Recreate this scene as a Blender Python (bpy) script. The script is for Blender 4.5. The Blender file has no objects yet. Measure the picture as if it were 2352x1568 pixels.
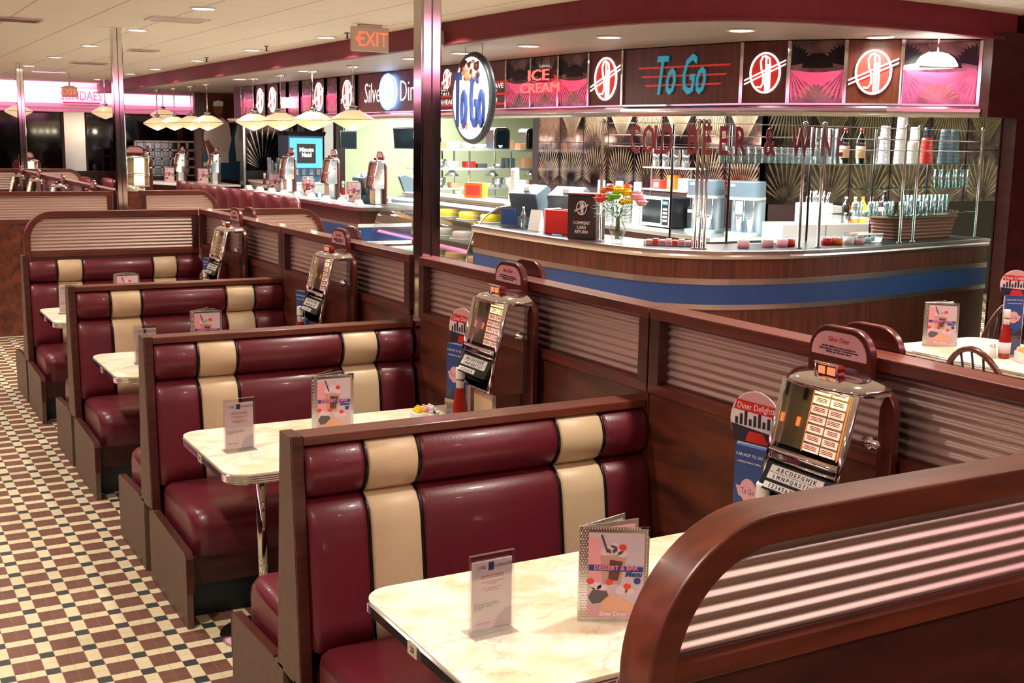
import bpy, math, random
from mathutils import Vector, Matrix
random.seed(7)
SC = bpy.context.scene
COL = SC.collection
PI = math.pi
R_ = math.radians
# ---------------------------------------------------------------- camera
def make_camera():
    cd = bpy.data.cameras.new('camera'); co = bpy.data.objects.new('camera', cd); COL.objects.link(co)
    yaw, pit, rol = 0.51382, 0.16727, 0.01672
    F = Vector((math.sin(yaw)*math.cos(pit), math.cos(yaw)*math.cos(pit), -math.sin(pit)))
    R = F.cross(Vector((0, 0, 1))).normalized(); U = R.cross(F)
    R2 = R*math.cos(rol)+U*math.sin(rol); U2 = -R*math.sin(rol)+U*math.cos(rol)
    m = Matrix((R2, U2, -F)).transposed().to_4x4(); m.translation = Vector((-1.08686, -3.22254, 1.93439))
    co.matrix_world = m
    cd.sensor_width = 36.0; cd.lens = 2728.79*36/2352; cd.clip_start = .05; cd.clip_end = 200
    SC.camera = co
make_camera()
# ---------------------------------------------------------------- view and world
SC.view_settings.view_transform = 'Standard'; SC.view_settings.look = 'None'
SC.view_settings.exposure = EXPOSURE = -.27; SC.view_settings.gamma = 1.0; SC.view_settings.use_curve_mapping = False
w = bpy.data.worlds.new('world'); SC.world = w; w.use_nodes = True
w.node_tree.nodes['Background'].inputs[0].default_value = (1.0, .80, .74, 1)
w.node_tree.nodes['Background'].inputs[1].default_value = .05
def light(name, kind, loc, energy, col, size=.2, size_y=None, rot=(0, 0, 0), spread=None):
    l = bpy.data.lights.new(name, kind); l.energy = energy; l.color = col
    if kind == 'AREA':
        l.size = size
        if size_y: l.shape = 'RECTANGLE'; l.size_y = size_y
        else: l.shape = 'DISK'
        if spread: l.spread = R_(spread)
    else: l.shadow_soft_size = size
    o = bpy.data.objects.new(name, l); COL.objects.link(o); o.location = loc; o.rotation_euler = rot
    return o
WARM = (1, .92, .79); COOL = (.95, 1, .93); PINK = (1, .26, .52)
DL = [(1.54, -3.25+2.45*k) for k in range(10)] + [(3.27, -1.3+2.45*k) for k in range(9)] + [(-1.0, -4.45+2.45*k) for k in range(9)] + [(5.6, -3.6), (5.6, -1.2), (5.6, 1.2)]
for (x, y) in DL:
    light('downlight_lamp', 'AREA', (x, y, 2.93), 37, WARM, .16, spread=128)
SDL = [(4.05, 14.0), (4.05, 11.2), (4.10, 8.16), (4.14, 7.11), (4.19, 5.92), (4.24, 4.75), (4.65, 3.66), (5.79, 3.43)]
for (x, y) in SDL:
    light('soffit_lamp', 'AREA', (x, y, 2.735), 9, WARM, .1, spread=150)
# fluorescent strips of the serving area
for (x, y, sx, sy, e) in [(5.9, 12.8, .5, 4.0, 380), (5.9, 8.6, .5, 3.2, 390), (6.5, 6.0, .5, 2.4, 340), (8.2, 5.6, 2.6, .5, 330), (8.4, 15.6, 1.0, 3.0, 150), (7.6, 10.6, .8, 2.4, 200)]:
    light('fluorescent_lamp', 'AREA', (x, y, 2.70), e, COOL, sx, sy)
# pink neon coves
light('pink_cove_lamp', 'AREA', (1.2, 22.25, 2.66), 105, PINK, 10, .10, rot=(R_(112), 0, 0))
light('pink_cove_lamp', 'AREA', (-4.15, 7.0, 2.62), 120, PINK, .10, 28, rot=(0, R_(118), 0))
light('pink_cove_lamp', 'AREA', (5.3, -2.72, 2.62), 95, PINK, 6.6, .10, rot=(R_(-118), 0, 0))
# ---------------------------------------------------------------- materials
MATS = {}
def nm(n): return MATS[n]
def mat(name, col, rough=.5, metal=0., emit=None, es=0., trans=0., coat=0., ior=1.5, spec=.5, alpha=1.):
    m = bpy.data.materials.new(name); m.use_nodes = True
    b = m.node_tree.nodes['Principled BSDF']
    b.inputs['Base Color'].default_value = (*col, 1); b.inputs['Roughness'].default_value = rough
    b.inputs['Metallic'].default_value = metal; b.inputs['IOR'].default_value = ior
    b.inputs['Transmission Weight'].default_value = trans; b.inputs['Coat Weight'].default_value = coat
    b.inputs['Coat Roughness'].default_value = .08; b.inputs['Specular IOR Level'].default_value = spec
    b.inputs['Alpha'].default_value = alpha
    if emit: b.inputs['Emission Color'].default_value = (*emit, 1); b.inputs['Emission Strength'].default_value = es
    MATS[name] = m; return m
def N(m, t, **kw):
    n = m.node_tree.nodes.new(t)
    for k, v in kw.items(): setattr(n, k, v)
    return n
def L(m, a, b): m.node_tree.links.new(a, b)
def s2l(c):
    c = c/255.; return c/12.92 if c < .04045 else ((c+.055)/1.055)**2.4
def rgb(r, g, b): return (s2l(r), s2l(g), s2l(b))
def vary(m, c1, c2, scale=(1, 1, 1), nscale=5, detail=4, lo=.35, hi=.65, bump=0, dist=0., rough=None):
    """noise blend between two colours in object coordinates"""
    b = m.node_tree.nodes['Principled BSDF']
    tc = N(m, 'ShaderNodeTexCoord'); mp = N(m, 'ShaderNodeMapping'); mp.inputs['Scale'].default_value = scale
    no = N(m, 'ShaderNodeTexNoise'); no.inputs['Scale'].default_value = nscale; no.inputs['Detail'].default_value = detail; no.inputs['Distortion'].default_value = dist
    cr = N(m, 'ShaderNodeValToRGB'); cr.color_ramp.elements[0].position = lo; cr.color_ramp.elements[1].position = hi
    cr.color_ramp.elements[0].color = (*c1, 1); cr.color_ramp.elements[1].color = (*c2, 1)
    L(m, tc.outputs['Object'], mp.inputs[0]); L(m, mp.outputs[0], no.inputs['Vector']); L(m, no.outputs['Fac'], cr.inputs[0]); L(m, cr.outputs[0], b.inputs['Base Color'])
    if bump:
        bp = N(m, 'ShaderNodeBump'); bp.inputs['Strength'].default_value = bump; bp.inputs['Distance'].default_value = .002
        L(m, no.outputs['Fac'], bp.inputs['Height']); L(m, bp.outputs[0], b.inputs['Normal'])
    return m
vary(mat('wood', (0, 0, 0), .38, coat=.1), rgb(58, 23, 18), rgb(82, 33, 25), (1, 1, 12), 3, 5)
vary(mat('wood_x', (0, 0, 0), .36, coat=.10), rgb(82, 36, 24), rgb(110, 50, 33), (1.2, 9, 9), 3, 5)
vary(mat('wood_y', (0, 0, 0), .38, coat=.08), rgb(84, 36, 26), rgb(114, 50, 36), (16, 1.2, 16), 3, 5)
vary(mat('wood_dark', (0, 0, 0), .42), rgb(54, 22, 17), rgb(74, 31, 23), (1.2, 1.2, 6), 3, 4)
vary(mat('wood_panel', (0, 0, 0), .4), rgb(70, 32, 23), rgb(116, 58, 38), (6, 1.2, 5), 2.0, 6, dist=1.2)
vary(mat('wood_counter', (0, 0, 0), .38), rgb(70, 30, 20), rgb(104, 50, 30), (14, 14, .8), 2.2, 4)
vary(mat('laminate', (0, 0, 0), .5), rgb(92, 70, 56), rgb(102, 78, 62), (1, 1, 1), 30, 2)
vary(mat('maroon', (0, 0, 0), .36, coat=.12), rgb(94, 24, 36), rgb(104, 28, 40), (1, 1, 1), 260, 2, bump=.25)
vary(mat('cream', (0, 0, 0), .42), rgb(206, 178, 142), rgb(214, 186, 150), (1, 1, 1), 260, 2, bump=.2)
mat('black', rgb(14, 12, 14), .4); mat('kick', rgb(12, 22, 22), .45); mat('piping', rgb(14, 10, 14), .25)
mat('chrome', (.80, .80, .80), .07, 1.); mat('chrome_soft', (.66, .64, .62), .22, 1.)
mat('steel', (.60, .60, .58), .3, 1.); mat('steel_light', (.78, .80, .78), .38, .85)
mat('trim_metal', (.62, .52, .50), .28, 1.)

def thin(name, col, f=.10, rough=.03):
    m = bpy.data.materials.new(name); m.use_nodes = True; nt = m.node_tree; nt.nodes.remove(nt.nodes['Principled BSDF']); out = nt.nodes['Material Output']
    tr = N(m, 'ShaderNodeBsdfTransparent'); tr.inputs[0].default_value = (*col, 1); gl = N(m, 'ShaderNodeBsdfGlossy'); gl.inputs['Roughness'].default_value = rough
    fr = N(m, 'ShaderNodeLayerWeight'); fr.inputs[0].default_value = .25; ad = N(m, 'ShaderNodeMath', operation='MULTIPLY_ADD'); ad.inputs[1].default_value = .8; ad.inputs[2].default_value = f; ad.use_clamp = True
    mx = N(m, 'ShaderNodeMixShader'); L(m, fr.outputs['Facing'], ad.inputs[0]); L(m, ad.outputs[0], mx.inputs[0]); L(m, tr.outputs[0], mx.inputs[1]); L(m, gl.outputs[0], mx.inputs[2]); L(m, mx.outputs[0], out.inputs[0]); MATS[name] = m; return m
thin('glass', (.96, .98, .97), .05); thin('glass_green', (.72, .93, .86), .12)
thin('acrylic', (.95, .94, .95), .03, .08); mat('white', rgb(236, 234, 230), .45); mat('paper', rgb(232, 214, 214), .55)
mat('blue_panel', rgb(36, 66, 124), .45); mat('fascia', rgb(116, 28, 42), .6); mat('soffit', rgb(150, 138, 132), .55)
mat('red', rgb(206, 40, 32), .4); mat('teal', rgb(50, 160, 185), .4, emit=rgb(50, 165, 190), es=.45); mat('sign_red', rgb(214, 56, 46), .4, emit=rgb(220, 50, 40), es=.3)
mat('sign_white', rgb(250, 240, 240), .4, emit=(1, .88, .88), es=1.3); mat('lamp', (1, 1, 1), .5, emit=(1, .95, .86), es=22.)
mat('lamp_dim', (1, 1, 1), .5, emit=(1, .9, .75), es=2.); mat('exit_red', (1, .1, .05), .5, emit=(1, .10, .04), es=2.2)
mat('exit_body', rgb(205, 190, 178), .5); mat('pendant_glass', rgb(250, 214, 160), .35, emit=(1, .70, .40), es=.85)
mat('text_blue', rgb(40, 60, 120), .5); mat('text_red', rgb(210, 60, 50), .5); mat('text_dark', rgb(40, 34, 50), .5); mat('text_pink', rgb(240, 120, 140), .5)
mat('text_white', rgb(245, 240, 240), .5); mat('dark_metal', rgb(40, 40, 44), .3, .6); mat('grey_plastic', rgb(70, 82, 92), .4); mat('screen', rgb(16, 24, 28), .12)
mat('pink_neon', (1, .1, .4), .5, emit=(1, .24, .52), es=3.4); mat('neon_line', (1, .6, .7), .5, emit=(1, .72, .82), es=6.); mat('neon_red', (1, .1, .1), .5, emit=(1, .07, .05), es=4.)
mat('neon_blue', (.1, .3, 1), .5, emit=(.10, .35, 1), es=7.); mat('neon_white', (1, 1, 1), .5, emit=(.8, .9, 1), es=5.)
mat('ketchup', rgb(150, 22, 14), .25, coat=.4); mat('gold_panel', rgb(150, 130, 92), .4, .3)
mat('lit_strip', rgb(250, 220, 150), .5, emit=(1, .76, .40), es=3.4); mat('lit_card', rgb(250, 200, 190), .5, emit=(1, .64, .46), es=1.7); mat('badge_glow', rgb(200, 90, 50), .3, emit=(1, .40, .18), es=.8); mat('rack_metal', (.40, .33, .31), .24, 1.)
mat('lit_orange', (1, .4, .1), .5, emit=(1, .24, .05), es=1.3); mat('menu_pink', rgb(214, 160, 162), .45); mat('menu_grey', rgb(200, 178, 186), .45)
mat('print_tan', rgb(186, 142, 128), .5); mat('print_brown', rgb(96, 52, 50), .5); mat('print_dark', rgb(92, 80, 82), .5); mat('print_peach', rgb(220, 164, 132), .5); mat('print_pink', rgb(226, 150, 156), .5)
mat('mixer_grey', rgb(140, 152, 162), .32, .65)
mat('night', rgb(8, 10, 16), .06); mat('wall_dark', rgb(40, 18, 18), .5); mat('kitchen_wall', rgb(196, 206, 170), .5)
mat('cocoa', rgb(92, 44, 34), .4); mat('caramel', rgb(206, 150, 110), .45); mat('cherry', rgb(224, 60, 40), .35); mat('whip', rgb(220, 190, 196), .5)
mat('green', rgb(50, 104, 36), .5); mat('lime', rgb(130, 180, 30), .5); mat('yellow', rgb(246, 206, 20), .5); mat('orange', rgb(226, 110, 30), .5); mat('flower_red', rgb(214, 54, 36), .5); mat('flower_pink', rgb(244, 180, 190), .5)
mat('screen_blue', rgb(80, 170, 230), .4, emit=rgb(80, 170, 230), es=1.0); mat('poster_blue', rgb(40, 84, 120), .5); mat('poster_tan', rgb(214, 200, 150), .5); mat('skin', rgb(140, 84, 60), .5)
mat('chair_wood', rgb(84, 28, 20), .28, coat=.4); mat('wicker', rgb(120, 72, 54), .6); thin('plastic_clear', (.80, .84, .88), .22, .15)
mat('bottle_dark', rgb(20, 14, 12), .12, coat=.5); mat('badge_red', rgb(120, 34, 28), .15, .3)
vary(mat('mirror_etched', (0, 0, 0), .10, 1.), rgb(92, 74, 80), rgb(150, 126, 130), (1, 1, 1), 8, 3)
mat('etch_gold', rgb(206, 180, 150), .26, 1.); mat('etch_grey', rgb(132, 124, 134), .22, 1.); mat('etch_pink_glow', rgb(240, 90, 130), .3, .4, emit=(1, .14, .32), es=.45); mat('etch_dark', rgb(20, 16, 18), .2, .6)  # the pink etch emits, in place of pink reflections in the mirrors
vary(mat('brick_far', (0, 0, 0), .35), rgb(26, 28, 40), rgb(70, 74, 86), (1, 1, 2), 14, 4)
# corrugated sheet
m = mat('corrugated', rgb(200, 176, 168), .48, .9)
# cream marbled laminate
m = mat('marble', (0, 0, 0), .30, coat=.05); b = m.node_tree.nodes['Principled BSDF']
tc = N(m, 'ShaderNodeTexCoord'); n1 = N(m, 'ShaderNodeTexNoise'); n1.inputs['Scale'].default_value = 5.; n1.inputs['Detail'].default_value = 5; n1.inputs['Distortion'].default_value = 1.4
r1 = N(m, 'ShaderNodeValToRGB'); e = r1.color_ramp.elements; e[0].position = .36; e[0].color = (*rgb(228, 206, 168), 1); e[1].position = .56; e[1].color = (*rgb(244, 236, 218), 1)
n2 = N(m, 'ShaderNodeTexNoise'); n2.inputs['Scale'].default_value = 2.6; n2.inputs['Detail'].default_value = 6; n2.inputs['Distortion'].default_value = 2.2
r2 = N(m, 'ShaderNodeValToRGB'); e = r2.color_ramp.elements; e[0].position = .490; e[0].color = (0, 0, 0, 1); e[1].position = .5; e[1].color = (1, 1, 1, 1); q = e.new(.51); q.color = (0, 0, 0, 1)
mx = N(m, 'ShaderNodeMix', data_type='RGBA'); mx.inputs['B'].default_value = (*rgb(196, 150, 100), 1)
mu = N(m, 'ShaderNodeMath', operation='MULTIPLY'); mu.inputs[1].default_value = .5
for n in (n1, n2): L(m, tc.outputs['Object'], n.inputs['Vector'])
L(m, n1.outputs['Fac'], r1.inputs[0]); L(m, n2.outputs['Fac'], r2.inputs[0]); L(m, r1.outputs[0], mx.inputs['A']); L(m, r2.outputs[0], mu.inputs[0]); L(m, mu.outputs[0], mx.inputs['Factor']); L(m, mx.outputs['Result'], b.inputs['Base Color'])
# floor tiles: 6 inch repeat of red 2x2 blocks, cream strips and black corners
m = mat('floor_tile', (0, 0, 0), .42); b = m.node_tree.nodes['Principled BSDF']
tc = N(m, 'ShaderNodeTexCoord'); sp = N(m, 'ShaderNodeSeparateXYZ'); L(m, tc.outputs['Object'], sp.inputs[0])
def mth(op, a, b_=None, c=None):
    n = N(m, 'ShaderNodeMath', operation=op)
    for i, v in enumerate((a, b_, c)):
        if v is None: continue
        if hasattr(v, 'links'): L(m, v, n.inputs[i])
        else: n.inputs[i].default_value = v
    return n.outputs[0]
PX, PY = .1528, .1556
u = mth('FLOORED_MODULO', mth('DIVIDE', mth('SUBTRACT', sp.outputs[0], -.526-PX/6), PX), 1.)
v = mth('FLOORED_MODULO', mth('DIVIDE', mth('SUBTRACT', sp.outputs[1], 2.222-PY/6), PY), 1.)
a = mth('LESS_THAN', u, 1/3.); c_ = mth('LESS_THAN', v, 1/3.)
dark = mth('MULTIPLY', a, c_); cream = mth('SUBTRACT', mth('MAXIMUM', a, c_), dark)
fu = mth('PINGPONG', mth('FRACT', mth('MULTIPLY', u, 3.)), .5); fv = mth('PINGPONG', mth('FRACT', mth('MULTIPLY', v, 3.)), .5)
gr = mth('LESS_THAN', mth('MINIMUM', fu, fv), .02)
no = N(m, 'ShaderNodeTexNoise'); no.inputs['Scale'].default_value = 9; L(m, tc.outputs['Object'], no.inputs['Vector'])
def mixc(f, A, B):
    n = N(m, 'ShaderNodeMix', data_type='RGBA')
    if hasattr(f, 'links'): L(m, f, n.inputs['Factor'])
    else: n.inputs['Factor'].default_value = f
    for k, q in (('A', A), ('B', B)):
        if hasattr(q, 'links'): L(m, q, n.inputs[k])
        else: n.inputs[k].default_value = (*q, 1)
    return n.outputs['Result']
redv = mixc(no.outputs['Fac'], rgb(96, 60, 50), rgb(124, 80, 68)); crv = mixc(no.outputs['Fac'], rgb(206, 190, 152), rgb(228, 214, 178))
cc = mixc(cream, redv, crv); cc = mixc(dark, cc, rgb(56, 58, 64)); cc = mixc(mth('MULTIPLY', gr, .7), cc, rgb(150, 124, 84))
L(m, cc, b.inputs['Base Color'])
bp = N(m, 'ShaderNodeBump'); bp.inputs['Strength'].default_value = .3; bp.inputs['Distance'].default_value = .001; L(m, mth('SUBTRACT', 1., gr), bp.inputs['Height']); L(m, bp.outputs[0], b.inputs['Normal'])
# ceiling: 2x4 ft lay-in tiles
m = mat('ceiling_tile', (0, 0, 0), .8); b = m.node_tree.nodes['Principled BSDF']
tc = N(m, 'ShaderNodeTexCoord'); sp = N(m, 'ShaderNodeSeparateXYZ'); L(m, tc.outputs['Object'], sp.inputs[0])
u = mth('PINGPONG', mth('DIVIDE', mth('SUBTRACT', sp.outputs[0], .33), .6), .5); v = mth('PINGPONG', mth('DIVIDE', mth('SUBTRACT', sp.outputs[1], .2), 1.2), .5)
g = mth('MAXIMUM', mth('LESS_THAN', u, .014), mth('MULTIPLY', mth('LESS_THAN', v, .006), .6))
no = N(m, 'ShaderNodeTexNoise'); no.inputs['Scale'].default_value = 60; L(m, tc.outputs['Object'], no.inputs['Vector'])
L(m, mixc(mth('MULTIPLY', g, .5), mixc(no.outputs['Fac'], rgb(232, 228, 220), rgb(244, 242, 236)), rgb(120, 96, 84)), b.inputs['Base Color'])
# ---------------------------------------------------------------- mesh building
class MB:
    def __init__(s): s.v = []; s.f = []; s.m = []; s.s = []; s.M = Matrix.Identity(4)
    def add(s, vs, fs, m=0, sm=False):
        o = len(s.v); s.v += [tuple(s.M @ Vector(p)) for p in vs]
        for f in fs: s.f.append(tuple(o+i for i in f)); s.m.append(m); s.s.append(sm)
        return s
    def box(s, x0, x1, y0, y1, z0, z1, m=0):
        vs = [(x, y, z) for z in (z0, z1) for y in (y0, y1) for x in (x0, x1)]
        return s.add(vs, [(0, 2, 3, 1), (4, 5, 7, 6), (0, 1, 5, 4), (2, 6, 7, 3), (0, 4, 6, 2), (1, 3, 7, 5)], m)
    def prism(s, poly, axis, a, b, m=0, sm=False):
        """poly: 2-D outline; axis 'x' -> (y,z), 'y' -> (x,z), 'z' -> (x,y)"""
        n = len(poly)
        def P(p, t): return {'x': (t, p[0], p[1]), 'y': (p[0], t, p[1]), 'z': (p[0], p[1], t)}[axis]
        vs = [P(p, a) for p in poly]+[P(p, b) for p in poly]
        s.add(vs, [tuple(range(n))[::-1], tuple(range(n, 2*n))], m)
        return s.add(vs, [(i, (i+1) % n, n+(i+1) % n, n+i) for i in range(n)], m, sm)
    def lathe(s, prof, c=(0, 0, 0), n=20, m=0, sm=True, ax='z'):
        vs = []; fs = []
        for (r, h) in prof:
            for k in range(n):
                a = 2*PI*k/n; x, y = r*math.cos(a), r*math.sin(a)
                vs.append({'z': (c[0]+x, c[1]+y, c[2]+h), 'x': (c[0]+h, c[1]+x, c[2]+y), 'y': (c[0]+x, c[1]+h, c[2]+y)}[ax])
        for i in range(len(prof)-1):
            for k in range(n): fs.append((i*n+k, i*n+(k+1) % n, (i+1)*n+(k+1) % n, (i+1)*n+k))
        fs.append(tuple(range(n))[::-1]); fs.append(tuple((len(prof)-1)*n+k for k in range(n)))
        return s.add(vs, fs, m, sm)
    def tube(s, pts, r, n=8, m=0, closed=False):
        pts = [Vector(p) for p in pts]; N_ = len(pts); vs = []; fs = []; up = None
        for i, p in enumerate(pts):
            if closed: t = pts[(i+1) % N_]-pts[i-1]
            else: t = pts[min(i+1, N_-1)]-pts[max(i-1, 0)]
            t.normalize()
            if up is None: up = Vector((0, 0, 1)) if abs(t.z) < .9 else Vector((1, 0, 0))
            a = t.cross(up).normalized(); b = a.cross(t).normalized(); up = b
            rr = r[i] if isinstance(r, (list, tuple)) else r
            for k in range(n): q = 2*PI*k/n; vs.append(p+a*rr*math.cos(q)+b*rr*math.sin(q))
        for i in range(N_ if closed else N_-1):
            j = (i+1) % N_
            for k in range(n): fs.append((i*n+k, i*n+(k+1) % n, j*n+(k+1) % n, j*n+k))
        if not closed: fs.append(tuple(range(n))[::-1]); fs.append(tuple((N_-1)*n+k for k in range(n)))
        return s.add(vs, fs, m, True)
    def ball(s, c, r, m=0, n=12, k=8, sc=(1, 1, 1)):
        vs = []; fs = []
        for i in range(k+1):
            a = PI*i/k
            for j in range(n): b = 2*PI*j/n; vs.append((c[0]+r*sc[0]*math.sin(a)*math.cos(b), c[1]+r*sc[1]*math.sin(a)*math.sin(b), c[2]+r*sc[2]*math.cos(a)))
        for i in range(k):
            for j in range(n): fs.append((i*n+j, (i+1)*n+j, (i+1)*n+(j+1) % n, i*n+(j+1) % n))
        return s.add(vs, fs, m, True)
    def grid(s, rows, m=0, sm=True, loop=False):
        nr = len(rows); nc = len(rows[0]); vs = [p for r in rows for p in r]; fs = []
        for i in range(nr-1):
            for j in range(nc if loop else nc-1): fs.append((i*nc+j, i*nc+(j+1) % nc, (i+1)*nc+(j+1) % nc, (i+1)*nc+j))
        return s.add(vs, fs, m, sm)
    def build(s, name, mats, parent=None, bevel=0, seg=2, loc=None, label=None, soft=False):
        me = bpy.data.meshes.new(name); me.from_pydata(s.v, [], s.f)
        if isinstance(mats, str): mats = [mats]
        for q in mats: me.materials.append(nm(q))
        me.polygons.foreach_set('material_index', s.m); me.polygons.foreach_set('use_smooth', s.s)
        me.update(); smooth_any = any(s.s)
        if bevel:
            import bmesh
            bm = bmesh.new(); bm.from_mesh(me); bmesh.ops.remove_doubles(bm, verts=bm.verts, dist=1e-5)
            bmesh.ops.recalc_face_normals(bm, faces=bm.faces)
            ed = [e for e in bm.edges if len(e.link_faces) == 2 and e.calc_face_angle(0) > .6]
            bmesh.ops.bevel(bm, geom=ed, offset=bevel, segments=seg, profile=.5, affect='EDGES', clamp_overlap=True)
            for f in bm.faces: f.smooth = True
            bm.to_mesh(me); bm.free(); me.set_sharp_from_angle(angle=R_(20))
        elif soft:
            me.polygons.foreach_set('use_smooth', [True]*len(me.polygons)); me.set_sharp_from_angle(angle=R_(20))
        o = bpy.data.objects.new(name, me); COL.objects.link(o)
        if parent: o.parent = parent
        if loc: o.location = loc
        if label: o['label'] = label
        return o
def thing(name, label, cat, loc=(0, 0, 0), group=None, rz=0):
    o = bpy.data.objects.new(name, None); COL.objects.link(o); o.location = loc; o.rotation_euler = (0, 0, rz)
    o.empty_display_size = .1
    return tag(o, label, cat, group)
def tag(o, label, cat, group=None):
    o['label'] = label; o['category'] = cat
    if group: o['group'] = group
    return o
def struct(o): o['kind'] = 'structure'; return o
KIDS = {}
def dup(src, loc, label=None, rz=None, group=None, sc=None):
    if not KIDS:
        pass
    def rec(o, par):
        c = o.copy(); COL.objects.link(c)
        if par: c.parent = par
        for ch in [q for q in COL.objects if q.parent == o and q != c]: rec(ch, c)
        return c
    c = rec(src, None); c.location = loc
    if rz is not None: c.rotation_euler = (0, 0, rz)
    if sc: c.scale = (sc, sc, sc)
    if label: c['label'] = label
    if group: c['group'] = group
    return c
def text(body, size, mat_, loc, rot, name='lettering', parent=None, ext=.0006, align='CENTER', sx=1., shear=0., res=2, offset=0.):
    """lettering as a mesh; rot is a 3x3 of (right, up) vectors"""
    cu = bpy.data.curves.new('t', 'FONT'); cu.body = body; cu.size = size; cu.extrude = ext; cu.align_x = align; cu.align_y = 'CENTER'
    cu.resolution_u = res; cu.shear = shear; cu.offset = offset; cu.space_line = .85
    o = bpy.data.objects.new('t', cu); COL.objects.link(o)
    dg = bpy.context.evaluated_depsgraph_get(); me = bpy.data.meshes.new_from_object(o.evaluated_get(dg))
    bpy.data.objects.remove(o); bpy.data.curves.remove(cu)
    r, up = Vector(rot[0]).normalized(), Vector(rot[1]).normalized(); n = r.cross(up)
    M = Matrix((r*sx, up, n)).transposed().to_4x4(); M.translation = Vector(loc); me.transform(M)
    me.materials.clear(); me.materials.append(nm(mat_)); me.name = name
    q = bpy.data.objects.new(name, me); COL.objects.link(q)
    if parent: q.parent = parent
    return q
def join_text(name, mats, items, parent):
    """several lettering meshes merged to one part; items: (material index, args)"""
    import bmesh
    bm = bmesh.new()
    for mi, (body, size, loc, rot, kw) in items:
        o = text(body, size, mats[0], loc, rot, **kw); me = o.data
        for p in me.polygons: p.material_index = 0
        n0 = len(bm.faces); bm.from_mesh(me); bm.faces.ensure_lookup_table()
        for f in bm.faces[n0:]: f.material_index = mi
        bpy.data.objects.remove(o); bpy.data.meshes.remove(me)
    me = bpy.data.meshes.new(name); bm.to_mesh(me); bm.free()
    for q in mats: me.materials.append(nm(q))
    o = bpy.data.objects.new(name, me); COL.objects.link(o); o.parent = parent
    return o
def rrect(x0, x1, y0, y1, r, n=6, corners=(1, 1, 1, 1)):
    """rounded rectangle outline, counter-clockwise from lower left"""
    pts = []
    for k, (cx, cy, a0) in enumerate([(x0+r, y0+r, PI), (x1-r, y0+r, 1.5*PI), (x1-r, y1-r, 0), (x0+r, y1-r, .5*PI)]):
        if not corners[k]: pts.append([(x0, y0), (x1, y0), (x1, y1), (x0, y1)][k]); continue
        for i in range(n+1): a = a0+i*PI/2/n; pts.append((cx+r*math.cos(a), cy+r*math.sin(a)))
    return pts
def arc(cx, cy, r, a0, a1, n): return [(cx+r*math.cos(R_(a0+(a1-a0)*i/n)), cy+r*math.sin(R_(a0+(a1-a0)*i/n))) for i in range(n+1)]
def path_normals(pts):
    out = []
    for i in range(len(pts)):
        a = Vector(pts[max(i-1, 0)]); b = Vector(pts[min(i+1, len(pts)-1)]); t = (b-a).normalized(); out.append(Vector((t.y, -t.x)))
    return out
def sweep(mb, path, prof, m=0, sm=False, close=True):
    """sweep a closed (offset,z) outline along a plan path; offset is to the right of travel"""
    ns = path_normals(path); rows = []
    for p, n in zip(path, ns): rows.append([(p[0]+n.x*o, p[1]+n.y*o, z) for (o, z) in prof])
    mb.grid(rows, m, sm, loop=True)
    k = len(prof)
    mb.add(rows[0], [tuple(range(k))], m); mb.add(rows[-1], [tuple(range(k))[::-1]], m)
    return mb
def smooth_path(pts, n=8):
    out = []; P = [Vector(p) for p in pts]
    for i in range(len(P)-1):
        p0 = P[max(i-1, 0)]; p1 = P[i]; p2 = P[i+1]; p3 = P[min(i+2, len(P)-1)]
        for k in range(n):
            t = k/n; out.append(tuple(.5*((2*p1)+(-p0+p2)*t+(2*p0-5*p1+4*p2-p3)*t*t+(-p0+3*p1-3*p2+p3)*t**3)))
    out.append(tuple(P[-1])); return out
# ================================================================ SETTING
CZ = 2.94
def plane(name, pts, m):
    b = MB(); b.add(pts, [tuple(range(len(pts)))]); return struct(b.build(name, m))
struct(MB().box(-4.6, 15, -8.8, 25.5, -.05, 0).build('floor', 'floor_tile'))
struct(MB().box(-4.6, 15, -8.8, 25.5, CZ, CZ+.05).build('ceiling', 'ceiling_tile'))
# far window wall with the pink neon cove
FY = 22.6
b = MB(); b.box(-4.5, 6.4, FY, FY+.15, 2.52, CZ, 0); struct(b.build('wall_back', ['white']))
b = MB(); b.prism([(FY-.10, 2.36), (FY+.05, 2.36), (FY+.05, 2.53), (FY-.02, 2.53), (FY-.04, 2.50), (FY-.07, 2.46), (FY-.07, 2.42)], 'x', -4.5, 6.4); struct(b.build('trim_1', 'soffit'))
b = MB(); b.tube([(-4.4, FY-.10, 2.80), (6.2, FY-.10, 2.80)], .012, 6); struct(b.build('trim_2', 'neon_line'))
b = MB(); b.box(-4.5, 6.4, FY-.02, FY+.15, 0, 1.16); b.box(-4.5, 6.4, FY-.09, FY+.0, 1.14, 1.18)
struct(b.build('wall_back', 'wood_dark'))
xs = [-4.4, -2.6, -.8, 1.15, 2.95, 3.35, 5.3, 6.3]
for i in range(7):
    x0, x1 = xs[i], xs[i+1]
    if i == 4:   # mirrored pier between two windows
        struct(MB().box(x0, x1, FY-.09, FY+.05, 1.18, 2.36).build('wall_back', 'chrome_soft')); continue
    fr = struct(MB().box(x0, x0+.05, FY-.05, FY+.05, 1.18, 2.36).box(x1-.05, x1, FY-.05, FY+.05, 1.18, 2.36).box(x0, x1, FY-.05, FY+.05, 2.33, 2.36).build('window_%d' % (i+1), 'wood_dark'))
    MB().box(x0+.05, x1-.05, FY+.0, FY+.02, 1.18, 2.33).build('glass_pane', 'night', fr)
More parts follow.
